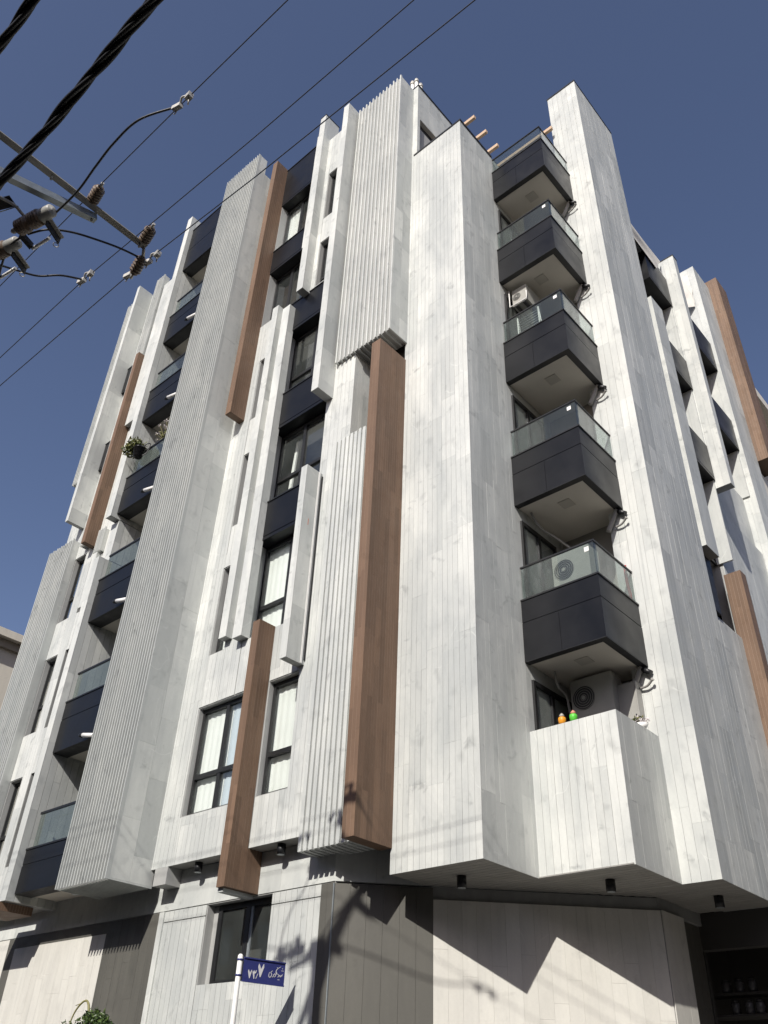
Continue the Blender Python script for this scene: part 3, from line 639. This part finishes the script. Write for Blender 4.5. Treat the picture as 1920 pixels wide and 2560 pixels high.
for k, pts in enumerate(([(-6.72, 11.5, 7.86), (-6.70, 11.55, 7.6), (-6.72, 11.8, 7.55), (-6.74, 11.9, 7.4), (-6.74, 11.95, 7.1), (-6.72, 11.95, 6.8)], [(-6.80, 11.3, 11.05), (-6.75, 11.5, 10.8), (-6.6, 11.8, 10.65), (-6.4, 12.1, 10.4), (-6.3, 12.2, 10.1)])):
    tag(MB().tube(smooth_pts(pts, 6), .022, 8).build('insulated_pipe', M['pipe']), ('pale lagged pipe curving down to the air conditioner on the lowest corner balcony', 'pale lagged pipe under the third corner balcony from the bottom')[k], 'pipe')
e = empty('meter_box', (-5.77, 12.24, 6.96), 'grey metal wall box beside the air conditioner on the lowest corner balcony', 'wall box')
B('box', M['greybox'], e, (-5.94, -5.60, 12.08, 12.255, 6.96, 7.60)); B('door', M['acw'], e, (-5.92, -5.62, 12.072, 12.079, 6.98, 7.58)); B('latch', M['acd'], e, (-5.66, -5.64, 12.062, 12.071, 7.0, 7.04))
e = empty('drying_rack', (-6.45, 11.32, 15.7), 'white folding drying rack behind the glass of the middle corner balcony', 'drying rack')
for x_ in (-6.74, -6.20):
    MB().tube([(x_, 11.30, 15.5), (x_, 11.30, 16.38)], .018, 8).build('post', M['white'], e); MB().tube([(x_+.05, 11.36, 15.5), (x_, 11.31, 16.36)], .014, 8).build('leg', M['white'], e)
for q in range(6): MB().tube([(-6.74, 11.30, 15.9+q*.08), (-6.20, 11.30, 15.9+q*.08)], .009, 6).build('rung', M['galvb'], e)
tag(MB().tube(smooth_pts([(-5.50, 12.15, 8.9), (-5.49, 12.16, 9.2), (-5.51, 12.15, 9.5), (-5.50, 12.14, 9.78)], 4), .028, 8).build('red_hose', M['red']), 'thin red hose hanging behind the glass of the lowest dark corner balcony', 'hose')

def leaves(m, c, r, n, size, flatz=1.0, up=.0):
    c = Vector(c)
    for _ in range(n):
        d = Vector((random.gauss(0, 1), random.gauss(0, 1), random.gauss(0, 1))).normalized()*r*random.random()**.45
        p = c+Vector((d.x, d.y, d.z*flatz)); L_ = size*random.uniform(.6, 1.3)
        a = Vector((random.gauss(0, 1), random.gauss(0, 1), random.gauss(0, .7)+up)).normalized()
        b = a.cross(Vector((random.gauss(0, 1), random.gauss(0, 1), random.gauss(0, 1)))).normalized()*L_*.24
        nn = a.cross(b).normalized()*L_*.10
        m.add([p, p+a*L_*.45+b-nn*0, p+a*L_, p+a*L_*.45-b, p+a*L_*.5-nn], [(0, 1, 4), (1, 2, 4), (2, 3, 4), (3, 0, 4)], random.random())
# pots on the stone parapet
for (x_, mt, lab, pk) in ((-6.37, 'fig1', 'small orange pot on the stone parapet', 'galv'), (-6.17, 'fig2', 'small green pot with pink top on the stone parapet', 'fig3')):
    e = empty('plant_pot', (x_, 11.0, 6.68), lab, 'pot', 'little pots on the stone parapet')
    MB().lathe((x_, 11.0, 6.681), (x_, 11.0, 6.80), ((0, .03), (.2, .055), (.7, .062), (.95, .058), (1, .05)), 16).build('pot', M[mt], e)
    MB().lathe((x_, 11.0, 6.80), (x_, 11.0, 6.87), ((0, .03), (.5, .042), (1, .01)), 10).build('cactus', M[pk], e)
e = empty('flower_bowl', (-5.50, 11.86, 6.68), 'pale flowers in a bowl at the right end of the stone parapet', 'flowers')
MB().lathe((-5.50, 11.86, 6.681), (-5.50, 11.86, 6.76), ((0, .06), (1, .11)), 16).build('bowl', M['white'], e)
m = MB(); leaves(m, (-5.50, 11.86, 6.80), .12, 70, .07, .6); m.build('flowers', M['petal'], e)
m = MB(); leaves(m, (-5.52, 11.83, 6.84), .10, 30, .06, .6); m.build('foliage', M['leafy'], e)
# hanging pot on the left wing
e = empty('hanging_pot', (-16.82, 8.36, 15.7), 'black pot of straggly olive plant hung on the left wing balcony rail', 'potted plant')
MB().lathe((-16.80, 8.33, 15.72), (-16.80, 8.33, 16.02), ((0, .08), (.05, .115), (.9, .155), (.92, .17), (1, .165)), 20).build('pot', M['potb'], e)
MB().tube(smooth_pts([(-16.66, 8.33, 15.98), (-16.58, 8.40, 16.12), (-16.54, 8.47, 16.12), (-16.60, 8.45, 15.85), (-16.68, 8.38, 15.75)], 4), .014, 6).build('hanger', M['darktrim'], e)
m = MB(); leaves(m, (-16.98, 8.30, 16.16), .27, 420, .11, .7, .35); leaves(m, (-17.14, 8.26, 16.10), .22, 160, .12, .9, .1); m.build('foliage', M['leafy'], e)
m = MB()
for _ in range(16):
    a = random.uniform(2.2, 4.2); q = random.uniform(.35, .62)
    m.tube(smooth_pts([(-16.9, 8.32, 16.0), (-16.9+.5*q*math.cos(a), 8.3-.1*q, 16.1+q*.35), (-16.9+q*math.cos(a), 8.28-.2*q*random.random(), 16.1+q*random.uniform(-.3, .75))], 3), .005, 4)
m.build('stems', M['stem'], e)
e = empty('flowering_plant', (-16.2, 8.75, 15.5), 'white flowering plant beside the ribbed column on a left wing balcony', 'potted plant')
MB().lathe((-16.12, 8.72, 15.3), (-16.12, 8.72, 15.6), ((0, .10), (1, .16)), 16).build('pot', M['potb'], e)
m = MB()
tips = []
for _ in range(22):
    t_ = Vector((-16.12+random.uniform(-.42, .30), 8.70+random.uniform(-.2, .15), 16.45+random.uniform(-.25, .38))); tips.append(t_)
    m.tube(smooth_pts([(-16.12, 8.72, 15.6), (-16.12+(t_.x+16.12)*.35, 8.72, 16.15), t_], 4), .006, 4)
m.build('stems', M['stem'], e)
m = MB(); leaves(m, (-16.10, 8.72, 16.25), .22, 140, .09, 1.2); m.build('foliage', M['leafy'], e)
m = MB()
for t_ in tips: leaves(m, t_, .045, 12, .055)
m.build('flowers', M['petal'], e)
# canvas covers on the roof edge of the right street side
def canvas(P00, P10, P01, P11, amp, label):
    P00, P10, P01, P11 = map(Vector, (P00, P10, P01, P11)); nu, nv = 28, 14; vs = []; fs = []
    for off in (0, .012):
        for j in range(nv+1):
            for i in range(nu+1):
                u, v = i/nu, j/nv; p = P00.lerp(P10, u).lerp(P01.lerp(P11, u), v)
                f = amp*math.sin(v*9+u*5+math.sin(u*7)*.8)*math.sin(math.pi*v)*(.4+.6*math.sin(math.pi*u))
                vs.append((p.x+f-off, p.y, p.z-.10*math.sin(math.pi*u)*(v)+off*.3))
    W_ = nu+1; n1 = W_*(nv+1)
    for j in range(nv):
        for i in range(nu):
            a = j*W_+i; fs.append((a, a+1, a+1+W_, a+W_)); fs.append((n1+a, n1+a+W_, n1+a+1+W_, n1+a+1))
    m = MB(); m.add(vs, fs, .5, True)
    return tag(m.build('canvas_cover', M['tarp']), label, 'canvas')
canvas((-5.16, 14.37, 22.10), (-5.16, 16.6, 22.0), (-5.20, 14.37, 22.98), (-5.22, 17.25, 23.02), .05, 'pale canvas sheet stretched over the roof edge behind the tall pier')
canvas((-5.76, 20.35, 24.1), (-5.50, 20.70, 24.3), (-5.76, 20.45, 26.0), (-5.45, 20.70, 25.2), .05, 'crumpled white canvas between the two far right stone fins')

# ---- jars on the shop shelf
for i, (x_, z_) in enumerate(((-6.27, 3.531), (-6.05, 3.531), (-5.84, 3.531), (-6.17, 3.231), (-5.95, 3.231), (-5.78, 3.231))):
    row = 'upper' if i < 3 else 'lower'; pos = ('left', 'middle', 'right')[i % 3]
    e = empty('jar', (x_, 15.2, z_), 'milky jar, %s one on the %s shelf in the dark shop' % (pos, row), 'jar', 'jars on the dark shop shelves')
    MB().lathe((x_, 15.2, z_), (x_, 15.2, z_+.17), ((0, .06), (.04, .07), (.85, .07), (1, .055)), 16).build('body', M['jar'], e)
    MB().lathe((x_, 15.2, z_+.17), (x_, 15.2, z_+.20), ((0, .058), (1, .058)), 16).build('lid', M['acd'], e)

# ---- street sign
e = empty('street_sign', (-10.22, 8.42, .14), 'blue street name sign on a white post in front of the wall', 'sign')
MB().tube([(-10.22, 8.42, .14), (-10.22, 8.42, 3.455), (-10.22, 8.42, 3.475)], [.036, .036, .02], 16).build('post', M['white'], e)
SP = Vector((-10.195, 8.47, 0)); SQ = Vector((-10.06, 9.12, 0)); SE = (SQ-SP).normalized(); SNn = Vector((SE.y, -SE.x, 0)); SL = (SQ-SP).length
def spt(u, v, d): q = SP+SE*(u*SL)+SNn*d; return Vector((q.x, q.y, 3.44-.29*v))
m = MB(); m.add([spt(u, v, d) for d in (-.006, .0) for (u, v) in ((0, 0), (1, 0), (1, 1), (0, 1))], BF); m.build('plate', M['blue'], e)
for (v0, v1) in ((-.02, .035), (.965, 1.02)):
    m = MB(); m.add([spt(u, v, d) for d in (-.012, .014) for (u, v) in ((0, v0), (1, v0), (1, v1), (0, v1))], BF); m.build('folded_edge', M['blue'], e)
for z_ in (3.405, 3.215):
    MB().tube([(-10.22, 8.42, z_-.012), (-10.22, 8.42, z_+.012)], .041, 16).build('clamp', M['blue'], e)
    MB().obox((-10.22, 8.45, z_), tuple(spt(.06, 0, -.003)[:2])+(z_,), SNn*.006, (0, 0, .012)).build('clamp_lug', M['blue'], e)
def suv(x, y):
    a, b = x-480, y-115; det = 1020*560-160*(-60)
    return ((a*560+60*b)/det, (1020*b-160*a)/det)
def poly(pts):
    m = MB(); n = len(pts); q = [suv(*p) for p in pts]
    m.add([spt(u, v, .0035) for u, v in q], [tuple(range(n))]); return m.build('numeral', M['letter'], e)
poly([(838, 268), (812, 345), (845, 598), (868, 595), (958, 370), (960, 290), (945, 290), (885, 405), (862, 330)])
poly([(583, 402), (565, 445), (590, 615), (606, 612), (660, 450), (660, 415), (648, 420), (612, 490), (600, 440)])
poly([(690, 430), (675, 470), (697, 632), (715, 632), (722, 515), (762, 492), (780, 432), (765, 430), (752, 465), (737, 462), (735, 430), (722, 430), (714, 465), (703, 460)])
def stroke(pts, wd):
    m = MB(); pts = [Vector((*p, 0)) for p in pts]; pts = smooth_pts(pts, 4) if len(pts) > 2 else pts
    vs = []
    for i, p in enumerate(pts):
        d = (pts[min(i+1, len(pts)-1)]-pts[max(i-1, 0)]).normalized(); nn = Vector((-d.y, d.x, 0))
        w_ = wd*(.55+.45*math.sin(math.pi*(i+.5)/len(pts)))
        for s_ in (-1, 1): q = p+nn*w_*s_*.5; u, v = suv(q.x, q.y); vs.append(spt(u, v, .0035))
    m.add(vs, [(2*i, 2*i+1, 2*i+3, 2*i+2) for i in range(len(pts)-1)]); return m.build('letter_stroke', M['letter'], e)
stroke([(805, 512), (750, 632)], 16)
for pts in ([(1172, 455), (1138, 468), (1120, 498), (1142, 525), (1130, 575), (1097, 606), (1070, 582), (1073, 540), (1092, 480)], [(1192, 535), (1184, 580), (1152, 606)],
            [(1230, 512), (1212, 538), (1240, 545), (1232, 585), (1198, 606)], [(1375, 360), (1300, 405), (1258, 450), (1252, 505), (1280, 548), (1262, 478)],
            [(1306, 538), (1322, 588), (1284, 608)], [(1318, 592), (1345, 566), (1352, 604), (1372, 590), (1380, 562), (1392, 590), (1415, 540)]): stroke(pts, 17)
for (x_, y_) in ((1287, 385), (1415, 410), (1398, 462), (1427, 466), (1298, 668), (1323, 674)):
    m = MB(); m.add([spt(*suv(x_+dx, y_+dy), .0035) for dx, dy in ((-12, 0), (0, -13), (12, 0), (0, 13))], [(0, 1, 2, 3)]); m.build('letter_dot', M['letter'], e)

# ---- little tree at the pavement
e = empty('small_tree', (-13.75, 8.45, .14), 'small leafy green tree in front of the dark wall panel', 'tree')
m = MB(); m.tube(smooth_pts([(-13.80, 8.45, .14), (-13.76, 8.47, .9), (-13.82, 8.44, 1.6), (-13.78, 8.45, 2.1)], 4), [.05-.0022*i for i in range(13)], 8)
for (dx, dz) in ((-.5, .45), (.35, .5), (.1, .7), (-.25, .6)): m.tube(smooth_pts([(-13.80, 8.45, 1.6), (-13.8+dx*.5, 8.43, 1.6+dz*.8), (-13.8+dx, 8.42, 1.75+dz*1.5)], 4), [.022-.0016*i for i in range(9)], 6)
m.build('trunk', M['bark'], e)
m = MB()
for (c, r_, n_) in (((-13.62, 8.45, 2.60), .34, 950), ((-14.20, 8.42, 2.46), .30, 650), ((-13.85, 8.45, 2.2), .45, 900), ((-13.32, 8.42, 2.56), .26, 420), ((-13.66, 8.45, 2.84), .14, 170), ((-13.42, 8.45, 2.80), .13, 130), ((-14.26, 8.4, 2.72), .10, 70), ((-13.18, 8.4, 2.74), .09, 60), ((-13.80, 8.45, 2.88), .06, 40)): leaves(m, c, r_, n_, .07, .85)
m.build('crown', M['leaf'], e)
MB().tube(smooth_pts([(-14.30, 8.44, 1.9), (-14.34, 8.46, 2.60), (-14.26, 8.47, 2.92), (-14.06, 8.48, 3.08), (-13.90, 8.48, 3.02), (-13.80, 8.48, 2.70)], 6), [.005+.0006*i for i in range(31)], 6).build('arched_branch', M['stem'], e)
MB().tube([(-14.10, 8.48, 3.06), (-14.28, 8.48, 3.03)], .006, 5).build('twig', M['stem'], e)

# ---- utility pole with crossarm
e = empty('utility_pole', (-6.64, .42, 0), 'crossarm of a utility pole with a steel brace and brown insulators', 'utility pole')
MB().tube([(-6.64, .42, 0), (-6.64, .42, 10.5)], [.17, .12], 20).build('pole', M['plasterd'], e)
m = MB(); m.obox((-6.63, -.7, 10.06), (-6.63, 2.70, 10.06), (.045, 0, 0), (0, 0, .006)); m.obox((-6.671, -.7, 10.10), (-6.671, 2.70, 10.10), (.005, 0, 0), (0, 0, .045)); m.build('crossarm', M['galv'], e)
m = MB(); m.obox((-6.70, .42, 9.45), (-6.70, 2.06, 10.0), (.04, 0, 0), (0, -.015, .04)); m.build('brace', M['galvb'], e)
for p_ in ((-6.70, 2.03, 9.99), (-6.63, 1.45, 10.045), (-6.63, 2.62, 10.045)): MB().tube([(p_[0], p_[1], p_[2]-.06), (p_[0], p_[1], p_[2]+.06)], .014, 6).build('bolt', M['galv'], e)
SHED = [(0, .03), (.06, .045)]
for q in range(5): SHED += [(.10+q*.16, .045), (.14+q*.16, .072), (.18+q*.16, .070), (.21+q*.16, .045)]
SHED += [(.92, .045), (.95, .05), (1, .035)]
for (a, b) in (((-6.60, 1.93, 10.08), (-6.35, 1.885, 10.07)), ((-6.60, 2.64, 10.08), (-6.35, 2.585, 10.07)), ((-6.72, 2.74, 10.0), (-6.97, 2.79, 9.93))):
    i_ = MB().lathe(a, b, SHED, 16).build('insulator', M['rust'], e)
    bb = Vector(b); aa = Vector(a); dd = (bb-aa).normalized(); MB().tube([bb, bb+dd*.07], .018, 8).build('insulator_eye', M['alu'], i_)
MB().tube([(-6.65, 2.69, 10.05), (-6.72, 2.74, 10.0)], .02, 8).build('shackle', M['alu'], e)
def clampset(parent, p):
    p = Vector(p); m = MB()
    m.obox(p+Vector((-.09, -.03, -.03)), p+Vector((.0, .0, -.01)), (0, .025, 0), (0, 0, .03)); m.obox(p+Vector((.09, 0, 0)), p+Vector((.16, 0, 0)), (0, .03, 0), (0, 0, .035))
    m.tube(smooth_pts([p+Vector((-.02, 0, .0)), p+Vector((.03, -.03, .05)), p+Vector((.10, 0, .04))], 4), .012, 8)
    m.tube(smooth_pts([p+Vector((-.12, 0, -.05)), p+Vector((-.09, 0, -.08)), p+Vector((-.06, 0, -.04))], 4), .006, 6); m.tube([p+Vector((.13, 0, -.02)), p+Vector((.11, .02, -.11))], .008, 6); m.tube([p+Vector((-.05, 0, 0)), p+Vector((-.04, 0, .07))], .009, 6)
    return m.build('line_clamp', M['alu'], parent)
def wire(pts, r, label, clamps):
    P_ = [Vector((x*.9, y*.9, 10.06)) for x, y in pts]
    P_ = [P_[0]+(P_[0]-P_[1]).normalized()*30+Vector((0, 0, .3))]+P_+[P_[-1]+(P_[-1]-P_[-2]).normalized()*30+Vector((0, 0, .3))]
    e_ = empty('overhead_wire', tuple(P_[len(P_)//2]), label, 'wire', 'thin overhead wires')
    MB().tube(P_, r, 6).build('conductor', M['wire'], e_)
    for c in clamps: clampset(e_, c)
    return e_
wire([(-9.49, 2.05), (-7.12, 2.07), (-5.44, 2.095), (-4.16, 2.12), (-3.67, 2.13)], .006, 'uppermost thin overhead wire with a clamp high in the sky', [(-4.86, 1.885, 10.05)])
wire([(-10.8, 2.75), (-8.47, 2.76), (-7.15, 2.82), (-5.05, 2.91), (-2.69, 2.98)], .006, 'middle thin overhead wire running to the end of the crossarm', [(-7.60, 2.485, 10.05)])
wire([(-11.39, 3.06), (-7.8, 3.12), (-5.44, 3.26), (-2.21, 3.39)], .0065, 'lowest thin overhead wire below the hanging insulator', [(-6.72, 2.85, 10.05), (-7.06, 2.805, 10.03)])
JP = (([(-4.95, 1.86, 10.06), (-5.29, 1.68, 9.97), (-5.64, 1.64, 9.88), (-5.97, 1.65, 9.8), (-6.32, 1.67, 9.71), (-6.7, 1.64, 9.62)], 'thick jumper cable arching from the topmost clamp to the nearer fuse cutout'),
      ([(-7.15, 1.58, 9.6), (-6.99, 1.71, 9.68), (-6.88, 1.92, 9.76), (-6.81, 2.19, 9.84), (-6.76, 2.48, 9.92), (-6.77, 2.80, 10.03)], 'jumper cable arching under the crossarm to its end'),
      ([(-7.8, 1.40, 9.5), (-7.83, 1.54, 9.6), (-7.87, 1.61, 9.68), (-7.87, 1.78, 9.76), (-7.82, 2.02, 9.84), (-7.67, 2.22, 9.92), (-7.62, 2.46, 10.03)], 'lower jumper cable sagging to the left clamp on the middle wire'),
      ([(-8.3, 1.8, 9.5), (-8.0, 1.69, 9.55), (-7.78, 1.61, 9.55), (-7.53, 1.54, 9.55), (-7.35, 1.52, 9.55), (-7.18, 1.56, 9.58)], 'short jumper cable dropping from the nearer fuse cutout at the left edge'))
for pts, lab in JP: tag(MB().tube(smooth_pts(pts, 8), .013, 8).build('jumper_cable', M['cable']), lab, 'cable', 'black jumper cables')
def cutout(off, label):
    o = Vector(off); e = empty('fuse_cutout', tuple(Vector((-6.95, 1.5, 9.6))+o), label, 'fuse cutout', 'fuse cutouts below the crossarm')
    a0, a1 = Vector((-7.17, 1.47, 9.60))+o, Vector((-6.80, 1.56, 9.60))+o; d = (a1-a0).normalized()
    pr_ = [(0, .03), (.03, .05)]
    for q in range(4): pr_ += [(.05+q*.10, .06), (.075+q*.10, .094), (.105+q*.10, .090), (.14+q*.10, .06)]
    pr_ += [(.46, .04), (.54, .04)]
    for q in range(4): pr_ += [(.56+q*.10, .06), (.585+q*.10, .096), (.615+q*.10, .092), (.65+q*.10, .06)]
    pr_ += [(.98, .05), (1, .03)]
    MB().lathe(a0, a1, pr_, 18).build('insulator', M['rust'], e)
    MB().lathe(a1-d*.01, a1+d*.17, ((0, .06), (.02, .078), (.85, .072), (.93, .06), (.96, .02), (1, .018)), 18).build('cap', M['acw'], e)
    MB().lathe(a0-d*.09, a0+d*.02, ((0, .02), (.2, .032), (1, .035)), 12).build('end_fitting', M['acw'], e)
    q0, q1 = a1+d*.03+Vector((0, .05, -.03)), Vector((-6.90, 1.85, 9.58))+o
    MB().obox(q0, q1, (.045, .02, 0), (0, 0, .008)).build('hood', M['alu'], e); MB().obox(q0+Vector((.0, 0, -.05)), q1+Vector((0, 0, -.05)), (.008, .004, 0), (0, 0, .04)).build('hood_side', M['cable'], e)
    r0, r1 = Vector((-7.25, 1.71, 9.56))+o, Vector((-6.97, 1.76, 9.56))+o
    MB().tube([r0, r1], .019, 10).build('fuse_tube', M['white'], e)
    MB().obox(a0+Vector((-.01, .05, -.03)), r0+Vector((.02, -.02, 0)), (.03, 0, 0), (0, 0, .03)).build('lower_hinge', M['cable'], e)
    ring = Vector((-6.97, 1.85, 9.53))+o
    MB().tube([ring+Vector((.03*math.cos(t), .03*math.sin(t), 0)) for t in [2*math.pi*k/14 for k in range(15)]], .005, 5, False).build('pull_ring', M['alu'], e)
    MB().tube(smooth_pts([Vector((-6.99, 1.53, 9.62))+o, Vector((-7.02, 1.42, 9.68))+o, Vector((-7.0, 1.30, 9.70))+o, Vector((-7.03, 1.15, 9.70))+o], 4), .018, 8).build('mount_strap', M['alu'], e)
    return e
cutout((0, 0, 0), 'brown fuse cutout with white tube at the left edge, nearer the crossarm')
cutout((-.68, -.035, 0), 'brown fuse cutout with white tube at the left edge, the lower one')
e = empty('mounting_bracket', (-7.1, 1.2, 9.7), 'dark steel mounting bracket above the fuse cutouts at the left edge', 'bracket')
MB().obox((-7.45, 1.05, 9.74), (-6.98, 1.27, 9.72), (.03, -.06, 0), (0, 0, .006)).build('arm_plate', M['cable'], e)
MB().tube([(-7.50, 1.12, 9.70), (-6.97, 1.34, 9.69)], .006, 6).build('edge_rod', M['galvb'], e)
# ---- twisted cable bundles close overhead
def bundle(y, z, x0, x1, label, ns=4, hr=.019, r=.0135, pitch=.95):
    e = empty('cable_bundle', ((x0+x1)/2, y, z), label, 'cable bundle', 'twisted cable bundles')
    n = int((x1-x0)/.045)
    for k in range(ns):
        pts = []
        for i in range(n+1):
            x = x0+(x1-x0)*i/n; a = 2*math.pi*x/pitch+2*math.pi*k/ns+.5*math.sin(x*1.3+k); h = hr*(1+.22*math.sin(x*2.1+k*2))
            pts.append((x, y+h*math.cos(a)+.004*math.sin(x*3), z+h*math.sin(a)))
        MB().tube(pts, r*random.uniform(.85, 1.1), 7, False).build('strand', M['cable'], e)
bundle(.578, 6.0, -14, 7, 'thick twisted black cable bundle crossing the crossarm')
bundle(.200, 6.5, -14, 7, 'twisted black cable bundle cutting the upper left corner')

# ---- neighbouring buildings
e = empty('neighbour_house', (-34, 16, 0), 'beige house with a cornice behind the left end of the building', 'building', 'neighbouring buildings')
B('wall', M['plaster'], e, (-42, -30.0, 9.2, 26, 0, 15.55)); c_ = B('cornice', M['plaster'], e, (-42.3, -29.6, 8.8, 26.4, 15.85, 16.14)); B('frieze', M['plasterd'], c_, (-42.1, -29.85, 9.0, 26.2, 15.55, 15.85))
for (yy, zz) in ((10.2, 9.6), (14.5, 9.6), (10.2, 6.0), (14.5, 6.0)):
    w_ = B('window', M['frame'], e, (-30.0, -29.93, yy, yy+2.2, zz, zz+2.1)); B('window_sill', M['plaster'], w_, (-29.99, -29.8, yy-.1, yy+2.3, zz-.16, zz-.005)); B('window_pane', M['glass'], w_, (-29.928, -29.92, yy+.12, yy+2.08, zz+.12, zz+1.98))
e = empty('neighbour_block', (-9, 30, 0), 'cream block with a pale roof slab behind the right end of the building', 'building', 'neighbouring buildings')
B('wall', M['plasterd'], e, (-14, -5.95, 24.05, 40, 0, 23.0)); B('roof_slab', M['plaster'], e, (-14.4, -5.35, 23.2, 41, 23.2, 23.6)); B('lower_wing', M['plaster'], e, (-5.94, -5.36, 22.05, 40, 0, 18.15))

# ---- the other side of the streets (unseen; added to block sky light and deepen the shade)
M['brick'] = flat('dull_brick', (.17, .125, .095), .9, 0, .2, 5)  # kept dark to limit light bounced off the added buildings
def sky_blocker(x0, x1, y0, y1, h, face, label):
    e = empty('sky_block_building', ((x0+x1)/2, (y0+y1)/2, 0), label, 'building', 'unseen buildings added to block sky light')
    B('wall', M['brick'], e, (x0, x1, y0, y1, 0, h)); B('roof_edge', M['plasterd'], e, (x0-.3, x1+.3, y0-.3, y1+.3, h, h+.3))
    n = int(((x1-x0) if face == 'y' else (y1-y0))/3.4)
    for i in range(n):
        for z_ in (1.2, 4.4, 7.6, 10.2):
            if z_+1.6 > h: continue
            if face == 'y': w_ = B('window', M['frame'], e, (x0+1+3.4*i, x0+2.6+3.4*i, y1, y1+.06, z_, z_+1.6)); B('window_pane', M['glass'], w_, (x0+1.1+3.4*i, x0+2.5+3.4*i, y1+.061, y1+.07, z_+.1, z_+1.5))
            else: w_ = B('window', M['frame'], e, (x0-.06, x0, y0+1+3.4*i, y0+2.6+3.4*i, z_, z_+1.6)); B('window_pane', M['glass'], w_, (x0-.07, x0-.061, y0+1.1+3.4*i, y0+2.5+3.4*i, z_+.1, z_+1.5))
sky_blocker(-62, -24, -24, -9.5, 11.5, 'y', 'unseen low brick building added to block sky light across the long street, farther end')
sky_blocker(-23, 5, -24, -9.5, 13.0, 'y', 'unseen brick building added to block sky light straight across the long street behind the viewer')
sky_blocker(9, 24, -24, -6, 12.0, 'x', 'unseen brick building added to block sky light diagonally across the junction')
sky_blocker(7.5, 22, 5, 26, 14.0, 'x', 'unseen brick building added to block sky light across the side street, nearer one')
sky_blocker(7.5, 22, 27, 60, 13.0, 'x', 'unseen brick building added to block sky light across the side street, farther one')
